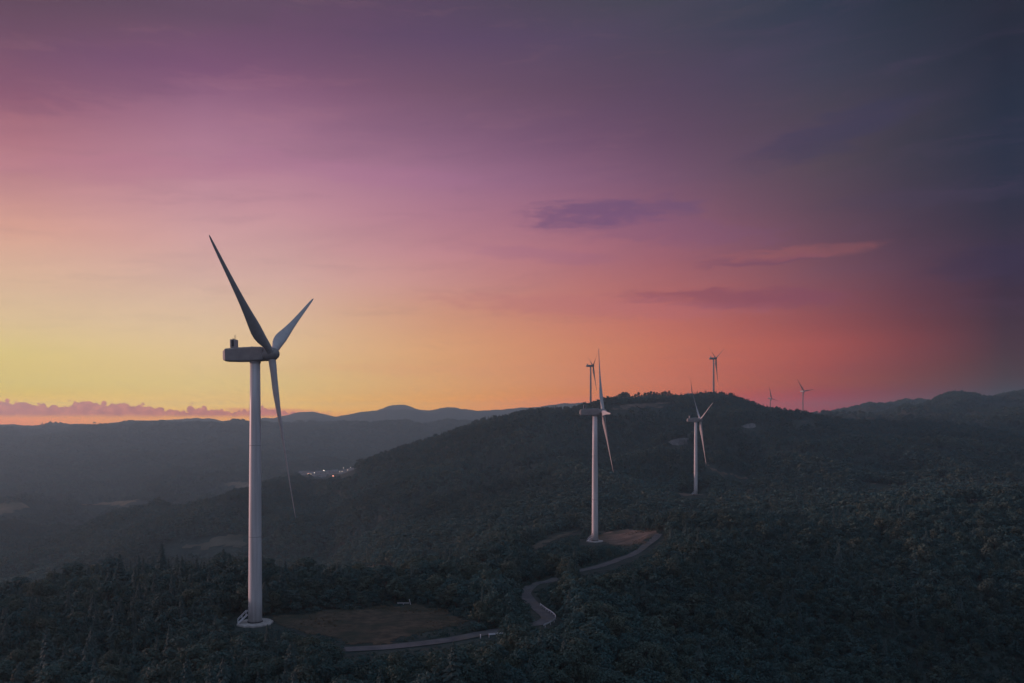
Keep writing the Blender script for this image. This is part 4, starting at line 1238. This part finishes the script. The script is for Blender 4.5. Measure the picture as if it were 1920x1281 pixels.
pts, hts, z, px, is_con = pts[ok], hts[ok], z[ok], px[ok], is_con[ok]
py_top = YH + (ZC - (z + hts)) / pts[:, 1] * F
infr = (px > -15) & (px < 1935) & (py_top < 1276)
seen = sees(pts, z, hts)
size_px = hts / pts[:, 1] * np.where(infr & seen, 1, 0)
order = np.argsort(-size_px)


def zone(pxv, pyv, con):
    k = 'conifer' if con else 'broadleaf'
    low = pyv > 1165
    if pxv < 250: w = 'in the bottom left corner forest' if low else 'in the forest along the left edge, level with the tallest turbine base'
    elif pxv < 520: w = 'below the tallest turbine base' if low else 'in the forest beside the tallest turbine base'
    elif pxv < 760: w = 'at the bottom, below the brown clearing' if low else 'in the dark belt behind the brown clearing'
    elif pxv < 1000: w = 'at the bottom, below the grey road' if low else 'in the dark forest between clearing and road bend'
    elif pxv < 1220: w = 'at the bottom, right of the road bend' if low else 'between the road bend and the second turbine'
    elif pxv < 1450: w = 'at the bottom, under the third turbine' if low else 'on the dark slope under the third turbine'
    elif pxv < 1680: w = 'at the bottom of the dark right slope' if low else 'midway up the dark right slope'
    else: w = 'in the bottom right corner' if low else 'on the dark slope along the right edge'
    return ('dark %s tree %s' % (k, w), '%s trees %s' % (k, w))


single = np.zeros(len(pts), bool)
nb = nc = 0
for i in order:
    if size_px[i] <= 0: break
    if is_con[i] and nc < 60: nc += 1; single[i] = True
    elif not is_con[i] and nb < 290: nb += 1; single[i] = True
    if nb >= 290 and nc >= 60: break
for i in np.nonzero(single)[0]:
    con = bool(is_con[i])
    lb, gr = zone(px[i], py_top[i], con)
    tm, cm = (CONS if con else NEAR)[rnd.randrange(len(CONS) if con else len(NEAR))]
    hh = float(hts[i]) * (1.25 if con else 1.0)
    t = thing('conifer_tree' if con else 'broadleaf_tree', lb, 'tree', (pts[i, 0], pts[i, 1], float(z[i]) - .1), rnd.uniform(0, 6.28), gr)
    wv = hh * rnd.uniform(0.85, 1.25) * (1.0 if con else 1.12)
    t.scale = (wv, wv, hh)
    for nm, me in (('trunk', tm), ('crown', cm)):
        o = bpy.data.objects.new(nm, me); col.objects.link(o); o.parent = t
rest = ~single
kinds = np.where(is_con, 6 + rng.integers(0, 3, len(pts)), rng.integers(0, 6, len(pts)))
P3 = np.column_stack([pts, z - .1])
hh = hts * np.where(is_con, 1.25, 1.0)
ww = hh * rng.uniform(0.85, 1.3, len(pts)) * np.where(is_con, 1.0, 1.12)
scatter('forest', 'dense dark mixed forest covering the foreground ridge', 'forest', P3[rest], hh[rest], ww[rest], kinds[rest], COL_MID)

# low growth: on the strips kept open, along the road and between the near trees
sp1 = np.vstack([low_pts + rng.uniform(-2, 2, low_pts.shape) for _ in range(9)] + [spread(98, 330, 5.0)])
hs = np.where(rng.random(len(sp1)) < .6, rng.uniform(0.4, 1.1, len(sp1)), rng.uniform(1.0, 2.4, len(sp1)))
bad, z, px = blocked(sp1, hs)
base_bad = blocked(sp1, hs, (0.0,))[0]
bad = np.where(hs < 0.9, base_bad, bad)
sv = ~bad & clear_of_turbines(sp1, 5.2)
scatter('undergrowth', 'low dark shrubs and scrub beside the road and clearings', 'undergrowth', np.column_stack([sp1, z - .1])[sv], hs[sv], (hs * rng.uniform(1.0, 1.7, len(sp1)))[sv], rng.integers(0, 4, len(sp1))[sv], COL_SHRUB)

# dry grass on the two clearings
gp = spread(170, 460, 1.25)
px = 960 + F * gp[:, 0] / gp[:, 1]; z = height(gp[:, 0], gp[:, 1]); py = YH + (ZC - z) / gp[:, 1] * F
gm = (inside(CLEAR1, px, py) | inside(CLEAR2, px, py)) & clear_of_turbines(gp, 4.6)
hs = rng.uniform(.2, .75, len(gp)) * np.clip(0.5 + fbm(gp[:, 0] / 9, gp[:, 1] / 9, 9, 3) * 1.6, .1, 1.3)
scatter('dry_grass', 'thin dry brown grass on the clearing and the reddish field', 'grass', np.column_stack([gp, z + .1])[gm], hs[gm], (hs * 1.5)[gm], rng.integers(0, 4, len(gp))[gm], COL_TUFT)

# wooded hills, middle distance
def hill_forest(name, label, Y0, Y1, cell, hmean, hvar, coll, nbl, ncn, pcon, scale_w=1.15):
    p = spread(Y0, Y1, cell)
    h = np.clip(hmean + fbm(p[:, 0] / 70, p[:, 1] / 70, 83, 3) * hvar * 2 + rng.normal(0, hvar * .45, len(p)), hmean * .4, hmean * 1.9)
    bad, z, px = blocked(p, h)
    ok = ~bad & clear_of_turbines(p, 9) & sees(p, z, h)
    p, h, z = p[ok], h[ok], z[ok]
    con = rng.random(len(p)) < np.clip(pcon + fbm(p[:, 0] / 160, p[:, 1] / 160, 91, 2) * 0.9, 0, .9)
    k = np.where(con, nbl + rng.integers(0, ncn, len(p)), rng.integers(0, nbl, len(p)))
    h = h * np.where(con, 1.2, 1)
    w = h * rng.uniform(.9, 1.35, len(p)) * np.where(con, 1, scale_w)
    print(name, len(p))
    scatter(name, label, 'forest', np.column_stack([p, z - .3]), h, w, k, coll)


hill_forest('forest', 'forest on the lower slopes behind the foreground ridge', 470, 820, 5.6, 8.0, 2.0, COL_FAR, 5, 3, .22)
hill_forest('forest', 'dark teal forest covering the large middle hill and knoll', 820, 1620, 7.2, 8.5, 2.2, COL_FAR, 5, 3, .25)
hill_forest('forest', 'hazy forest on the ridges at the right edge', 1620, 2700, 10.0, 9.0, 2.2, COL_FAR, 5, 3, .25, 1.3)
hill_forest('forest', 'purple hazed woodland filling the far left valley', 2700, 4060, 17.0, 11.0, 3.0, COL_FAR, 5, 3, .15, 2.2)


# trees one can pick out on the skyline
def skyline_tree(px, py_base, py_top, Y, label, group, con=False, wide=1.0):
    x, y, zb = at(px, py_base, Y)
    zg = float(height(x, y)); zt = ZC - (py_top - YH) / F * Y
    hgt = max(4.0, zt - zg)
    tm, cm = (CONS if con else NEAR)[rnd.randrange(len(CONS) if con else len(NEAR))]
    t = thing('conifer_tree' if con else 'broadleaf_tree', label, 'tree', (x, y, zg - .2), rnd.uniform(0, 6.28), group)
    w = hgt * wide; t.scale = (w, w, hgt)
    for nm, me in (('trunk', tm), ('crown', cm)):
        o = bpy.data.objects.new(nm, me); col.objects.link(o); o.parent = t


LB = ('dark tree in the ragged row behind the bare hilltop', 'trees along the bare hilltop')
for px, tp, wd in ((1141, 751, 1.3), (1147, 746, 1.3), (1153, 743, 1.2), (1158, 740, 1.1), (1163, 737, 1.0), (1168, 734, 1.2), (1174, 733, 1.0), (1179, 736, .8), (1186, 742, 1.0), (1191, 738, .9), (1197, 735, .8), (1203, 741, .9),
                   (1209, 736, 1.1), (1215, 735, .9), (1220, 734, 1.0), (1226, 734, .9), (1231, 736, 1.0), (1236, 737, 1.1), (1242, 734, 1.2), (1248, 733, 1.1), (1254, 732, .8), (1258, 737, .9), (1262, 741, .8)):
    skyline_tree(px, 753, tp - rnd.uniform(0, 2), 1425 + rnd.uniform(-8, 14), *LB, False, wd * .72)
skyline_tree(1314, 748, 735, 1425, 'lone bushy tree on the skyline just left of the rounded hilltop', None, True, 1.6)
for px, tp in ((1541, 768), (1544, 767), (1548, 768.5), (1552, 768), (1556, 769), (1560, 770), (1564, 771)):
    skyline_tree(px, 782, tp, 2210 + rnd.uniform(-6, 6), 'tall thin tree in the upright clump on the saddle, right of the far turbine', 'tall trees in the clump on the saddle', False, .75)

# ---------------------------------------------------------------- valley town
def make_house(px, py, w, d, h, rh, wm, rm, rot, nwin, lit, label):
    x, y = ground_hit(px, py, 2000)
    t = thing('house', label, 'house', (x, y, float(height(x, y))), rot, 'houses of the small town in the far valley')
    g = bmesh.new(); add_box(g, (-w / 2, -d / 2, -4), (w / 2, d / 2, h)); obj('wall', g, wm, t)
    g = bmesh.new()
    rings = [[Vector((sx, -d / 2 - .5, h)), Vector((sx, d / 2 + .5, h)), Vector((sx, 0, h + rh))] for sx in (-w / 2 - .5, w / 2 + .5)]
    add_rings(g, rings); bmesh.ops.recalc_face_normals(g, faces=g.faces); obj('roof', g, rm, t)
    for k in range(nwin):
        xx = -w / 2 + (k + .5) * w / nwin
        g = bmesh.new(); add_box(g, (xx - 1.0, -d / 2 - .12, h * .45), (xx + 1.0, -d / 2 + .02, h * .45 + 1.7))
        obj('window', g, M['window_lit'] if k < lit else M['dark'], t)


HS = [(566, 890, 0), (574, 889, 0), (580, 891, 1), (584, 888, 0), (588, 891, 1), (592, 890, 1), (597, 889.5, 0), (601, 890.5, 0), (604, 888.5, 1), (608, 887.5, 2), (611, 889, 0), (614, 888.5, 0), (617, 887.5, 0), (622, 891, 0), (628, 886, 0), (633, 889, 0), (642, 887, 1), (645, 886.5, 1), (648, 885.5, 0),
      (656, 883.5, 2), (660, 883, 0), (664, 882, 0), (600, 894, 0), (607, 893, 0)]
for i, (px, py, lit) in enumerate(HS):
    pale = i % 3 != 1
    side = 'left' if px < 600 else ('middle' if px < 640 else 'right')
    lb = ('pale house' if pale else 'grey house') + (' with lit windows' if lit else ' without lit windows') + ' in the %s part of the far valley town' % side
    make_house(px, py, rnd.uniform(11, 20), rnd.uniform(8, 11), rnd.uniform(4.5, 7), rnd.uniform(2, 3.2), M['wall'] if pale else M['wall2'], M['roof'] if i % 2 else M['roof2'], rnd.uniform(-.5, .5), 3, lit, lb)
for px, py, red, lb in ((589.5, 891.5, 0, 'white street lamp glowing at the left of the far valley town'), (594.5, 890, 0, 'white street lamp just right of the leftmost town lamp'), (606.5, 887, 0, 'left one of two adjoining white lamps in the middle of the town'),
                        (608.5, 887.5, 0, 'right one of two adjoining white lamps in the middle of the town'), (644, 882.5, 0, 'white lamp set highest, toward the right of the town'), (657.5, 882, 0, 'rightmost white lamp of the far valley town'),
                        (579, 893, 1, 'reddish lamp at the left end of the town'), (624.5, 906, 1, 'lone reddish lamp below the town in the dark woods')):
    x, y = ground_hit(px, py + (1 if not red or px < 600 else 3), 2000 if px < 600 or not red else 1300)
    zz = float(height(x, y)); top = ZC - (py - YH) / F * y - zz
    top = min(max(top, 9.0), 14.0)
    t = thing('street_lamp', lb, 'street lamp', (x, y, zz), 0, 'lamps of the far valley town')
    g = bmesh.new(); add_tube(g, [(0, 0, -1), (0, 0, top - .4)], 0.15, 6); obj('pole', g, M['steel'], t)
    g = bmesh.new(); bmesh.ops.create_icosphere(g, subdivisions=2, radius=0.62, matrix=Matrix.Translation((0, 0, top))); obj('lamp_head', g, M['red_lamp'] if red else M['lamp'], t)
